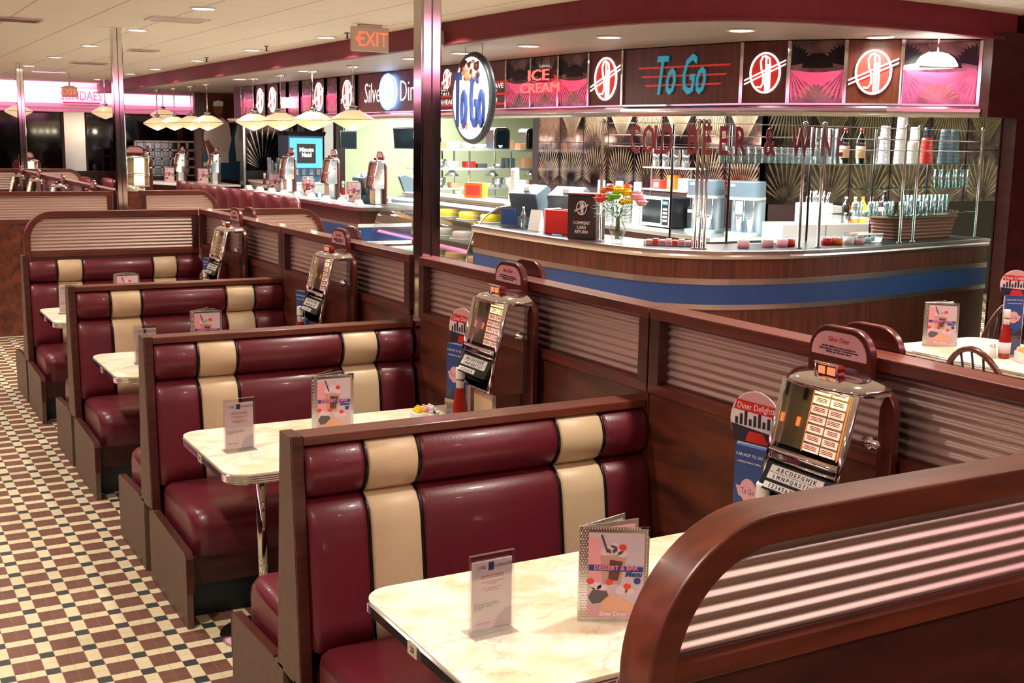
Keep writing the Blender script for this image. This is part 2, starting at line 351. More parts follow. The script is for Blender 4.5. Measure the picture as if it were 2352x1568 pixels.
# left window wall and the wall behind the camera, each with a lit cove above the windows
for nm_, bx, bx2, neon in [('wall_left', (-4.6, -4.45, -8.8, 22.6), (-4.42, -4.42, -8.5, 22.3), 'x'), ('wall_front', (-4.6, 8.9, -8.8, -8.65), (-4.3, 8.7, -8.62, -8.62), 'y'), ('wall_front', (1.75, 8.9, -3.15, -3.0), (1.8, 8.7, -2.98, -2.98), 'y')]:
    x0, x1, y0, y1 = bx
    struct(MB().box(x0, x1, y0, y1, 2.52, CZ).build(nm_, 'white')); struct(MB().box(x0, x1, y0, y1, 0, 1.1).build(nm_, 'wood_dark'))
    struct(MB().box(x0+.02, x1-.02 if neon == 'x' else x1, y0+.02, y1-.02, 2.36, 2.52).build('trim_3', 'soffit'))
    a = (bx2[0]+(.08 if neon == 'x' else 0), bx2[2]+(0 if neon == 'x' else .08)); c = (bx2[1]+(.08 if neon == 'x' else 0), bx2[3]+(0 if neon == 'x' else .08))
    struct(MB().tube([(a[0], a[1], 2.80), (c[0], c[1], 2.80)], .012, 6).build('trim_2', 'neon_line'))
    (struct(MB().box(x0+.06, x0+.08, y0+.1, y1-.1, 1.1, 2.36).build('window_8', 'night')) if neon == 'x' else struct(MB().box(x0+.1, x1-.1, y0+.06, y0+.08, 1.1, 2.36).build('window_9', 'night')))
    for k in range(8):
        if neon == 'x':
            q = y0+k*(y1-y0)/8; struct(MB().box(x0+.03, x1-.03, q, q+.12, 1.1, 2.36).build('wall_left', 'wood_dark'))
        else:
            q = x0+k*(x1-x0)/8; struct(MB().box(q, q+.12, y0+.03, y1-.03, 1.1, 2.36).build('wall_front', 'wood_dark'))
# soffit over the serving area, with its curved cranberry fascia
FP = smooth_path([(3.62, 22.5), (3.60, 14), (3.60, 8), (3.60, 5.4), (3.68, 4.1), (3.98, 3.36), (4.5, 3.0), (5.2, 2.9), (6.0, 2.93), (6.80, 3.02)], 6)
b = MB(); sweep(b, FP, [(-.06, 2.745), (.0, 2.745), (.0, CZ+.01), (-.06, CZ+.01)]); sweep(b, FP, [(-.01, 2.745), (.018, 2.745), (.018, 2.765), (-.01, 2.765)]); struct(b.build('trim_4', 'fascia'))
b = MB(); vs = [(x, y, 2.75) for (x, y) in FP]+[(14, 3.02, 2.75), (14, 22.5, 2.75)]
b.add(vs+[(x, y, 2.76) for (x, y, z) in vs], [tuple(range(len(vs))), tuple(range(len(vs), 2*len(vs)))[::-1]]); struct(b.build('ceiling', 'soffit'))
# right wood wall, with mirrored return against the counter end
struct(MB().box(6.86, 15, 3.0, 3.12, 0, CZ).build('wall_right', 'wood_dark'))
struct(MB().box(6.50, 6.86, 2.98, 3.12, 2.17, 2.80).build('wall_right', 'wood_dark'))
b = MB(); b.prism([(6.84, 3.125), (6.90, 3.125), (8.86, 4.58), (8.80, 4.60)], 'z', 0, 2.17); struct(b.build('wall_right', 'chrome_soft'))
struct(MB().box(8.9, 9.02, -8.8, 3.0, 0, CZ).build('wall_right', 'wood_dark'))
struct(MB().box(12.5, 12.62, 3.1, 25.4, 0, 2.75).build('wall_right', 'kitchen_wall')); struct(MB().box(6.4, 12.6, 20.5, 20.62, 0, 2.75).build('wall_back', 'kitchen_wall'))
# small neat vents and troffers on the ceiling
def ceiling_vent(x, y, sx, sy, lab, m='trim_metal', nm_='ceiling_vent', cat='vent'):
    t = thing(nm_, lab, cat, (x, y, CZ), 'metal ceiling vents')
    MB().box(-sx, sx, -sy, -sy+.03, -.018, -.001).box(-sx, sx, sy-.03, sy, -.018, -.001).box(-sx, -sx+.03, -sy+.03, sy-.03, -.018, -.001).box(sx-.03, sx, -sy+.03, sy-.03, -.018, -.001).build('frame', m, t)
    b = MB()
    for k in range(5): y_ = -sy+.06+k*(2*sy-.12)/4; b.box(-sx+.03, sx-.03, y_-.008, y_+.008, -.014, -.003)
    b.build('slat', m, t); MB().box(-sx+.03, sx-.03, -sy+.03, sy-.03, -.004, -.001).build('backing', 'steel', t)
    return t
ceiling_vent(1.60, 7.62, .25, .17, 'bright square metal vent in the ceiling just left of the nearer downlight row', 'white')
ceiling_vent(.38, 8.55, .22, .17, 'square metal vent in the ceiling at the upper left corner')
ceiling_vent(2.22, 11.8, .17, .13, 'thin dark ceiling vent right of the square chrome column')
ceiling_vent(2.15, 15.05, .24, .15, 'far slim ceiling vent left of the square chrome column')
# recessed downlights
def downlight(x, y, z, lab, grp, r=.085):
    t = thing('downlight', lab, 'ceiling light', (x, y, z), grp)
    MB().lathe([(r+.022, -.001), (r+.022, -.008), (r+.004, -.012), (r, -.004), (r, -.001)], n=20).build('trim_ring', 'white', t)
    MB().lathe([(r, -.001), (r, -.006)], n=20).build('lens', 'lamp', t)
    return t
d0 = downlight(1.54, 6.54, CZ, 'round downlight at the top edge, nearest of the left ceiling row', 'recessed downlights')
names = {0: ''}
for i, (x, y) in enumerate([(1.54, 8.95), (1.54, 11.46), (1.54, 14.0), (1.54, 16.5), (3.31, 8.5), (3.25, 10.8), (3.26, 13.3), (3.29, 15.9), (3.29, 17.7), (3.25, 20.3)]):
    lab = ['round downlight just right of the square column top', 'downlight in the left ceiling row beyond the square column, second bright one', 'downlight in the left ceiling row, third beyond the column', 'small downlight at the far end of the left ceiling row',
           'downlight left of the ceiling exit sign, nearest of the row beside the cranberry fascia', 'downlight beside the fascia above the second pendant group, second of its row', 'downlight beside the fascia, third of its row', 'downlight beside the fascia, fourth of its row', 'small downlight beside the fascia, fifth of its row', 'small farthest downlight beside the fascia near the pink cove'][i]
    dup(d0, (x, y, CZ), lab)
t = thing('ceiling_light', 'long pink-glowing ceiling fixture near the far pink cove', 'ceiling light', (2.05, 17.9, CZ))
MB().box(-.24, .24, -.14, .14, -.02, -.001).build('diffuser', 'pink_neon', t)
MB().box(-.27, .27, -.17, -.14, -.025, -.001).box(-.27, .27, .14, .17, -.025, -.001).build('frame', 'white', t)
sl = ['soffit downlight left of the first pendant rod', 'soffit downlight between the pendant groups', 'soffit downlight hidden edge-on left of the near chrome column', 'soffit downlight just above the oval hanging sign', 'soffit downlight above the red neon word panel', 'soffit downlight above the left round logo board', 'soffit downlight above the wide board with teal words', 'soffit downlight above the right round logo board']
for (x, y), lab in zip(SDL, sl): s_ = dup(d0, (x, y, 2.75), lab, group='soffit downlights')
# sprinkler heads
for i, (x, y) in enumerate([(3.30, 7.9), (3.20, 10.1), (3.2, 12.6)]):
    t = thing('sprinkler_head', ['ceiling sprinkler head nearest the ceiling exit sign', 'ceiling sprinkler head, middle one beside the fascia', 'ceiling sprinkler head farthest along the fascia'][i], 'sprinkler', (x, y, CZ), 'sprinkler heads')
    MB().lathe([(.03, 0), (.03, -.006), (.008, -.01), (.008, -.05), (.022, -.052), (.022, -.056)], n=10).build('head', 'dark_metal', t)
# square chrome columns standing in the low partition
def column(y, lab):
    t = thing('square_column', lab, 'column', (1.27, y, 0), 'chrome columns in the low partition')
    b = MB(); b.prism(rrect(0, .10, -.0, .10, .008, 2), 'z', 0, CZ-.002); b.build('shaft', 'chrome', t)
    MB().box(.047, .053, -.0015, .001, .0, CZ-.01).build('seam', 'dark_metal', t)
    return t
column(1.832, 'tall square chrome column nearest the camera'); column(8.83, 'square chrome column rising behind the second divider, ball cap at its foot'); column(15.83, 'farthest square chrome column at left')
# ---- exit signs
def exit_sign(loc, w, h, rz, lab, arrow):
    t = thing('exit_sign', lab, 'exit sign', loc, rz=rz)
    MB().box(-w/2, w/2, -.022, .022, -h, 0).build('housing', 'exit_body', t, bevel=.004)
    MB().box(-w*.3, w*.3, -.03, .03, 0, .018).build('canopy', 'exit_body', t)
    text('EXIT', h*.84, 'exit_red', (w*.06*-arrow, -.0225, -h*.52), ((1, 0, 0), (0, 0, 1)), 'lettering', t, .001, sx=.80)
    if loc[2] < 2.8: MB().box(-.012, .012, -.012, .012, .018, CZ-loc[2]-.001).build('stem', 'exit_body', t)
    a = arrow; x = a*w*.42
    MB().prism([(x, -h*.5), (x-a*.03, -h*.5+.03), (x-a*.022, -h*.5), (x-a*.03, -h*.5-.03)], 'y', -.0245, -.022).build('arrow', 'exit_red', t)
exit_sign((3.16, 7.0, 2.918), .36, .215, R_(2), 'large exit sign with left arrow hanging from the ceiling beside the fascia', -1)
exit_sign((2.42, 18.4, 2.71), .25, .17, 0, 'small far exit sign with right arrow in front of the pink cove', 1)
t = thing('cove_sign', 'tall thin lettered sign standing on the far cove trim below the small exit sign', 'sign', (3.3, FY-.14, 2.53))
MB().box(-.36, .36, -.01, .01, 0, .03).build('base_strip', 'fascia', t); text('SUNDAES', .26, 'fascia', (0, 0, .15), ((1, 0, 0), (0, 0, 1)), 'lettering', t, .006, sx=.72, offset=-.004)
# ---- back of the serving area: etched mirror wall, kitchen behind
def fan_panel(par, o, ux, w, z0, h, n=11, mats=('mirror_etched', 'etch_gold'), down=False, spread=62, nm_='mirror_panel', r0=.12, r1=.95):
    """mirror sheet with a fan of etched rays; o = left foot (x,y), ux = unit direction along the wall"""
    n_ = Vector((ux[1], -ux[0], 0)); U = Vector((ux[0], ux[1], 0)); O = Vector((o[0], o[1], 0))
    p = MB(); p.add([O, O+U*w, O+U*w+Vector((0, 0, h)), O+Vector((0, 0, h))], [(0, 1, 2, 3)])
    for v_ in range(4): pass
    p.v = [(a[0], a[1], a[2]+z0) for a in p.v]; pb = p.build(nm_, mats[0], par)
    q = MB(); c = O+U*(w/2)+n_*.002
    for k in range(n):
        a = R_(-spread+2*spread*k/(n-1)); d = Vector((0, 0, 1))*math.cos(a)*(-1 if down else 1)+U*math.sin(a); pz = U*math.cos(a)-Vector((0, 0, 1))*math.sin(a)*(-1 if down else 1)
        L_ = h*r1
        if abs(math.sin(a))*L_ > w*.49: L_ = w*.49/abs(math.sin(a))
        base = c+Vector((0, 0, z0+(h if down else 0)))
        s0 = base+d*L_*r0; s1 = base+d*L_*.8; s2 = base+d*L_; hw = w*.022
        q.add([s0, s1+pz*hw, s2, s1-pz*hw], [(0, 1, 2, 3)])
    q.build('etched_fan', mats[1], pb)
    return pb
mw = MB(); mw.box(8.32, 8.42, 7.55, 12.9, 0, 2.75); mw.box(8.32, 12.5, 7.55, 7.65, 0, 2.75); struct(mw.build('wall_back', 'wall_dark'))
mir = thing('etched_mirror_wall', 'dark mirrored wall with etched golden sunburst fans behind the serving counter', 'mirror wall', (0, 0, 0))
random.seed(3)
for k in range(8):
    y = 12.7-k*.64
    fan_panel(mir, (8.312, y), (0, -1), .62, 1.30, .62, 19, r0=.3); fan_panel(mir, (8.312, y), (0, -1), .62, 1.93, .80, 21, down=(k % 2 == 0), spread=34)
for k in range(6):
    x = 8.34+k*.68
    fan_panel(mir, (x, 7.542), (1, 0), .66, 1.25, .66, 13, ('mirror_etched', 'etch_gold'), r0=.25); fan_panel(mir, (x, 7.542), (1, 0), .66, 1.92, .80, 15, ('mirror_etched', 'etch_gold'), down=(k % 2 == 0), spread=34)
# ================================================================ BOOTHS
P_ = 1.9156
HB = 1.078
def pad(mb, x0, x1, prof, mi=0, r=.02, nx=6, sgn=1, y0=0):
    """upholstered segment: y,z outline swept in x, tucked in at its ends"""
    xs_ = [x0+.0005, x0+r*.3, x0+r, x0+(x1-x0)*.5, x1-r, x1-r*.3, x1-.0005]; tk = [1, .45, .08, 0, .08, .45, 1]
    rows = []
    for x, t in zip(xs_, tk): rows.append([(x, y0+sgn*(y+t*d), z) for (y, z, d) in prof])
    mb.grid(rows, mi)
    mb.add(rows[0], [tuple(range(len(prof)))], mi); mb.add(rows[-1], [tuple(range(len(prof)))], mi)
def roll_prof(): # head roll bulging towards the sitter (negative y)
    z0, z1 = .882, 1.046
    return [(0.0, z0, 0)]+[(-.012-.052*math.sin(PI*t)**.6, z0+(z1-z0)*t, .016) for t in [i/10 for i in range(11)]]+[(0.0, z1, 0)]
def back_prof():
    z1, z0 = .880, .44
    pts = [(0.0, z1, 0)]
    for t in [0, .04, .10, .2, .4, .6, .8, 1]:
        y = -.014-.055*min(1, (t/.12))**.5-.055*t; pts.append((y, z1+(z0-z1)*t, .016))
    return pts+[(0.0, z0, 0)]
def bench(Y, lab, W=1.262, divider=False, near=True, far=True, mirror=1, x_off=0, group='booth benches along the low partition', zt=1.385, X0=0.):
    t = thing('booth_bench', lab, 'booth bench', (X0, Y, 0), group)
    mx_ = Matrix.Diagonal((mirror, 1, 1, 1))
    def M(): q = MB(); q.M = mx_; return q
    # end post of laminate with a wood lipping
    b = M()
    if near: b.prism([(-.062, .32), (.0, HB), (.098, HB), (.150, .32)], 'x', 0, .004, 1); b.prism([(-.062, .32), (.0, HB), (.098, HB), (.150, .32)], 'x', .004, .04, 0); b.build('end_post', ['wood', 'laminate'], t, bevel=.002, seg=1)
    
    if not divider: M().box(.04, W, .0, .096, 1.046, HB-.004).build('top_rail', 'wood_x', t, bevel=.004)
    M().box(.04, W, .03, .066, .10, 1.05).build('core_panel', 'wood_dark', t)
    for sgn, y0, on in ((1, .032, near), (-1, .064, far)):
        if not on: continue
        for kind, prof in (('headrest', roll_prof()), ('backrest', back_prof())):
            b = M()
            for (a, c) in [(.042, .228), (.404, .900), (1.078, W)]: pad(b, a, c, prof, 0, sgn=sgn, y0=y0)
            b.build(kind, 'maroon', t)
            for (a, c) in [(.231, .401), (.903, 1.075)]:
                b = M(); pad(b, a, c, prof, 0, r=.012, sgn=sgn, y0=y0); st = b.build('cream_stripe', 'cream', t)
                b = M()
                for xx in (a-.0015, c+.0015): M().tube([(xx, y0+sgn*(y+.006), z) for (y, z, d) in prof[1:-1]], .0045, 6).build('piping', 'piping', st)
        # seat cushion, end panel, riser
        yb, yf = (-.10, -.60) if sgn == 1 else (.20, .62)
        s = 1 if sgn == 1 else -1
        prof = []
        yf2 = yf if sgn == 1 else yf
        pts = [(yb, .26), (yb, .455)]
        for k in range(9): a = R_(90-90*k/8); pts.append((yf+s*.075-s*.075*math.cos(a), .385+.075*math.sin(a)))
        pts += [(yf+s*.01, .30), (yf+s*.05, .235)]
        b = M(); rows = []
        for x, tk in [(.046, .05), (.052, .022), (.075, .004), (.11, 0), (W-.06, 0), (W-.02, .004), (W, .03)]:
            rows.append([(x, y+s*tk*(1 if abs(y-yb) > .01 else 0), z-(tk*.8 if z > .3 else 0)) for (y, z) in pts])
        b.grid(rows, 0); b.add(rows[0], [tuple(range(len(pts)))]); b.add(rows[-1], [tuple(range(len(pts)))]); sc_ = b.build('seat_cushion', 'maroon', t)
        b = M(); e = rows[2]; b.tube([(.064, y, z+.0035) for (x, y, z) in rows[1][1:9]], .0022, 5); b.build('seam', 'maroon', sc_)
        yk = yf-s*.035
        out = [(yb*0+(.0 if s == 1 else .10), 0.0), (yk+s*.0, 0.0), (yk, .15), (yk+s*.0, .285), (yk+s*.02, .305), ((-.10 if s == 1 else .2), .325), ((.0 if s == 1 else .10), .335)]
        b = M(); b.prism(out, 'x', .0, .026, 0); ep = b.build('end_panel', 'laminate', t, bevel=.0015, seg=1)
        b = M(); b.prism([(yk+s*.0, .150), (yk-s*.004, .150), (yk-s*.004, .290), (yk+s*.02, .312), ((-.09 if s == 1 else .19), .332), ((-.09 if s == 1 else .19), .322), (yk+s*.02, .300), (yk, .285)], 'x', -.001, .030)
        b.build('edge_trim', 'wood', ep)
        M().box(.03, W, min(yf+s*.05, yf+s*.03), max(yf+s*.05, yf+s*.03), .155, .27).build('seat_riser', 'wood_dark', t)
        M().box(.03, W, min(yf+s*.09, yf+s*.10), max(yf+s*.09, yf+s*.10), 0, .155).build('kickboard', 'kick', t)
    return t
def corrugate(mb, x0, x1, z0, z1, y, amp=.006, per=.034, m=0, axis='x', clip=None):
    """sheet with horizontal flutes; clip(z) gives the left bound"""
    n = max(8, int((z1-z0)/per*8)); rows = []
    for i in range(n+1):
        z = z0+(z1-z0)*i/n; d = amp*math.cos(2*PI*(z-z0)/per)
        a = x0 if not clip else max(x0, clip(z)); c = x1
        rows.append([(a, y+d, z), (c, y+d, z)] if axis == 'x' else [(y+d, a, z), (y+d, c, z)])
    mb.grid(rows, m)
def divider_panel(par, X0, X1, zt, yf=.0, th=.075, r=.20, zb=.0, fw=.042, zr=1.10, side=1, low='wood_dark', zlow=None, only_top=False):
    """high end divider: bent wood frame round a corrugated sheet; rounded corner at X0 (side=1) or X1 (side=-1)"""
    s = side; xa, xb = (X0, X1) if s == 1 else (X1, X0)
    def A(rr, cx, cz): return [(cx-s*rr*math.cos(R_(a)), cz+rr*math.sin(R_(a))) for a in range(0, 91, 5)]
    cx, cz = xa+s*r, zt-r
    outer = [(xa, zb)]+A(r, cx, cz)+[(xb, zt)]; inner = [(xa+s*fw, zb)]+A(r-fw, cx, cz)+[(xb, zt-fw)]
    b = MB(); n = len(outer); vs = []
    for y in (yf, yf+th):
        vs += [(x, y, z) for x, z in outer]+[(x, y, z) for x, z in inner]
    fs = []
    for i in range(n-1):
        fs.append((i, i+1, n+i+1, n+i)); fs.append((2*n+i, 3*n+i, 3*n+i+1, 2*n+i+1)); fs.append((i, 2*n+i, 2*n+i+1, i+1)); fs.append((n+i, n+i+1, 3*n+i+1, 3*n+i))
    fs += [(0, n, 3*n, 2*n), (n-1, 2*n-1+0, 4*n-1, 3*n-1)]
    b.add(vs, fs, 0); b.build('bent_frame', 'wood_x', par, bevel=.004)
    MB().box(min(xa+s*fw, xb), max(xa+s*fw, xb), yf+.004, yf+th-.004, zr-.035, zr).build('mid_rail', 'wood_x', par, bevel=.003)
    MB().box(min(xb-s*.045, xb), max(xb-s*.045, xb), yf+.004, yf+th-.004, zr, zt-fw).build('inner_post', 'wood', par)
    ri = r-fw
    def clip(z):
        dz = z-cz
        if dz <= 0: return xa+s*fw
        return cx-s*math.sqrt(max(0, ri*ri-dz*dz))
    b = MB(); z0, z1 = zr, zt-fw; k = int((z1-z0)/.0245*8); rows = []
    for i in range(k+1):
        z = z0+(z1-z0)*i/k; rows.append([(clip(z), yf+.022+.0040*math.cos(2*PI*(z-z0)/.0245), z), (xb-s*.045, yf+.022+.0040*math.cos(2*PI*(z-z0)/.0245), z)])
    b.grid(rows, 0); rows = [[(x, y+.016, z) for (x, y, z) in r_] for r_ in rows]; b.grid(rows, 0); b.build('corrugated_sheet', 'corrugated', par)
    MB().box(min(xa+s*fw, xb), max(xa+s*fw, xb), yf+.012, yf+th-.012, max(zb, .02), zr-.035).build('lower_panel', low, par)
bench(0, 'nearest maroon and cream booth bench facing the camera, beyond the card table at the bottom')
bench(P_, 'second booth bench from the camera, its end post left of the second table')
bench(2*P_, 'third booth bench from the camera with wooden top rail')
bD = bench(3*P_, 'fourth booth bench, with the tall round-cornered corrugated divider on its back', divider=True)
divider_panel(bD, .02, 1.25, 1.388, yf=.0, th=.07, zb=1.02, zr=1.098)
# nearest divider, right foreground
tN = thing('booth_divider', 'large round-cornered corrugated divider in the right foreground, wood framed', 'divider', (0, -1.90, 0))
divider_panel(tN, -.10, 1.25, 1.380, yf=.0, th=.078, r=.24, fw=.05, zb=.0, zr=1.168, low='wood_dark')
t = bench(-1.72, 'maroon booth bench hidden behind the foreground divider at the near table', near=False, divider=True)
# tall divider that starts the far booth row, both sides of the partition
t2 = thing('booth_divider', 'wide corrugated divider of the far booth row, left of the second chrome column', 'divider', (0, 8.83, 0)); divider_panel(t2, -.02, 1.22, 1.385, zb=0, zr=1.115, low='wood_panel')
t3 = thing('booth_divider', 'short round-ended corrugated divider right of the second chrome column', 'divider', (0, 8.83, 0)); divider_panel(t3, 1.50, 2.26, 1.39, zb=0, zr=1.13, side=-1, low='wood_dark')
MB().box(1.37, 1.50, .0, .07, 0, 1.385).build('end_block', 'wood_panel', t3); MB().lathe([(.0, 0), (.07, .0), (.072, .02), (.055, .04), (.02, .05), (0.001, .052)], (1.43, .035, 1.385), n=16).build('round_knob', 'chrome_soft', t3)
t4 = thing('booth_divider', 'round-ended corrugated divider just beyond the low partition, left of the diner counter end', 'divider', (0, 5.75, 0)); divider_panel(t4, 1.36, 2.25, 1.385, zb=0, zr=1.10, side=-1)
t5 = thing('booth_divider', 'farthest corrugated divider with round right end, in front of the dark windows', 'divider', (0, 15.75, 0)); divider_panel(t5, .2, 2.12, 1.41, zb=0, zr=1.10, side=-1, th=.1)
# ---- low partition, section by section
def partition(y0, y1, lab, cream_top=False):
    t = thing('low_partition', lab, 'partition', (1.30, (y0+y1)/2, 0), 'low partition sections with corrugated windows')
    h = (y1-y0)/2-.004; a = -.048; c = .048
    MB().box(a, c, -h, h, 1.355, 1.392).build('cap_rail', 'wood_y', t, bevel=.004)
    MB().box(a+.012, c-.012, -h, h, .02, 1.13).build('lower_panel', 'wood_panel', t)
    MB().box(a+.002, c-.002, -h, h, 1.10, 1.135).build('bottom_rail', 'wood_y', t, bevel=.002)
    for s in (-1, 1): MB().box(a+.002, c-.002, min(s*h, s*(h-.055)), max(s*h, s*(h-.055)), 1.13, 1.357).build('stile', 'wood', t, bevel=.002)
    b = MB()
    for d in (-.006, .010): corrugate(b, -h+.05, h-.05, 1.13, 1.357, d, .0042, .0275, axis='y')
    b.build('corrugated_sheet', 'corrugated', t)
    return t
MB_ = partition
partition(-3.75, -1.94, 'low partition section behind the foreground divider')
partition(-1.915, -.01, 'nearest low partition section, at the right edge beside the near jukebox')
partition(-.01, 1.832, 'low partition section between the nearest bench and the chrome column')
partition(1.935, 3.83, 'low partition section just beyond the near chrome column')
partition(3.83, 5.745, 'low partition section ending at the first tall divider')
for k in range(4): partition(8.94+k*1.72, 8.94+(k+1)*1.72, ['far row partition section nearest the second chrome column', 'far row partition section behind the third far jukebox', 'far row partition section behind the second far jukebox', 'far row partition section near the farthest column'][k])
# ---- tables
def table(Yc, lab, num):
    t = thing('booth_table', lab, 'table', (.032, Yc, 0), 'cream marbled booth tables')
    out = rrect(0, 1.195, -.358, .358, .085, 8, (1, 0, 0, 1))
    MB().prism(out, 'z', .745, .760).build('tabletop', 'marble', t)
    b = MB(); c0 = (.6, 0); pr = [(.0, .755), (.005, .7515), (.0025, .7475), (.005, .7435), (.0025, .7395), (.005, .7355), (.0025, .7315), (.005, .7275), (.0, .7235), (0, .722), (-.01, .722), (-.01, .755)]
    def off(o_):
        q = []
        for i, p in enumerate(out):
            a = Vector(out[i-1]); d = Vector(out[(i+1) % len(out)]); tt = (d-a).normalized(); q.append((p[0]+tt.y*o_, p[1]-tt.x*o_))
        return q
    rows = [[(x, y, z) for (x, y) in off(o_)] for (o_, z) in pr]; b.grid(rows, 0, False, loop=True); ed = b.build('edge_band', 'chrome', t)
    MB().box(-.010, -.004, -.026, .026, .725, .756).build('number_clip', 'chrome_soft', t)
    text(num, .020, 'text_dark', (-.0105, -.0, .740), ((0, -1, 0), (0, 0, 1)), 'number', t, .0003)
    for x in (.225, .95):
        MB().lathe([(.021, 0), (.021, .715)], (x, 0, .01), 16).build('pedestal', 'chrome', t)
        MB().lathe([(.0, 0), (.17, .0), (.17, .012), (.04, .03), (.021, .05)], (x, 0, 0), 24).build('base_plate', 'chrome_soft', t)
        MB().box(x-.12, x+.12, -.12, .12, .712, .7215).build('mounting_plate', 'dark_metal', t)
    return t
TY = [-.80, 1.112, 3.028, 4.944]
TB0 = table(TY[0], 'nearest booth table with cream marbled top, cut by the bottom edge', '23')
table(TY[1], 'second booth table between the two nearest bench backs', '22')
table(TY[2], 'third booth table, only its left end seen past a bench post', '21'); table(TY[3], 'fourth booth table, small cream corner in front of the tall divider', '20')
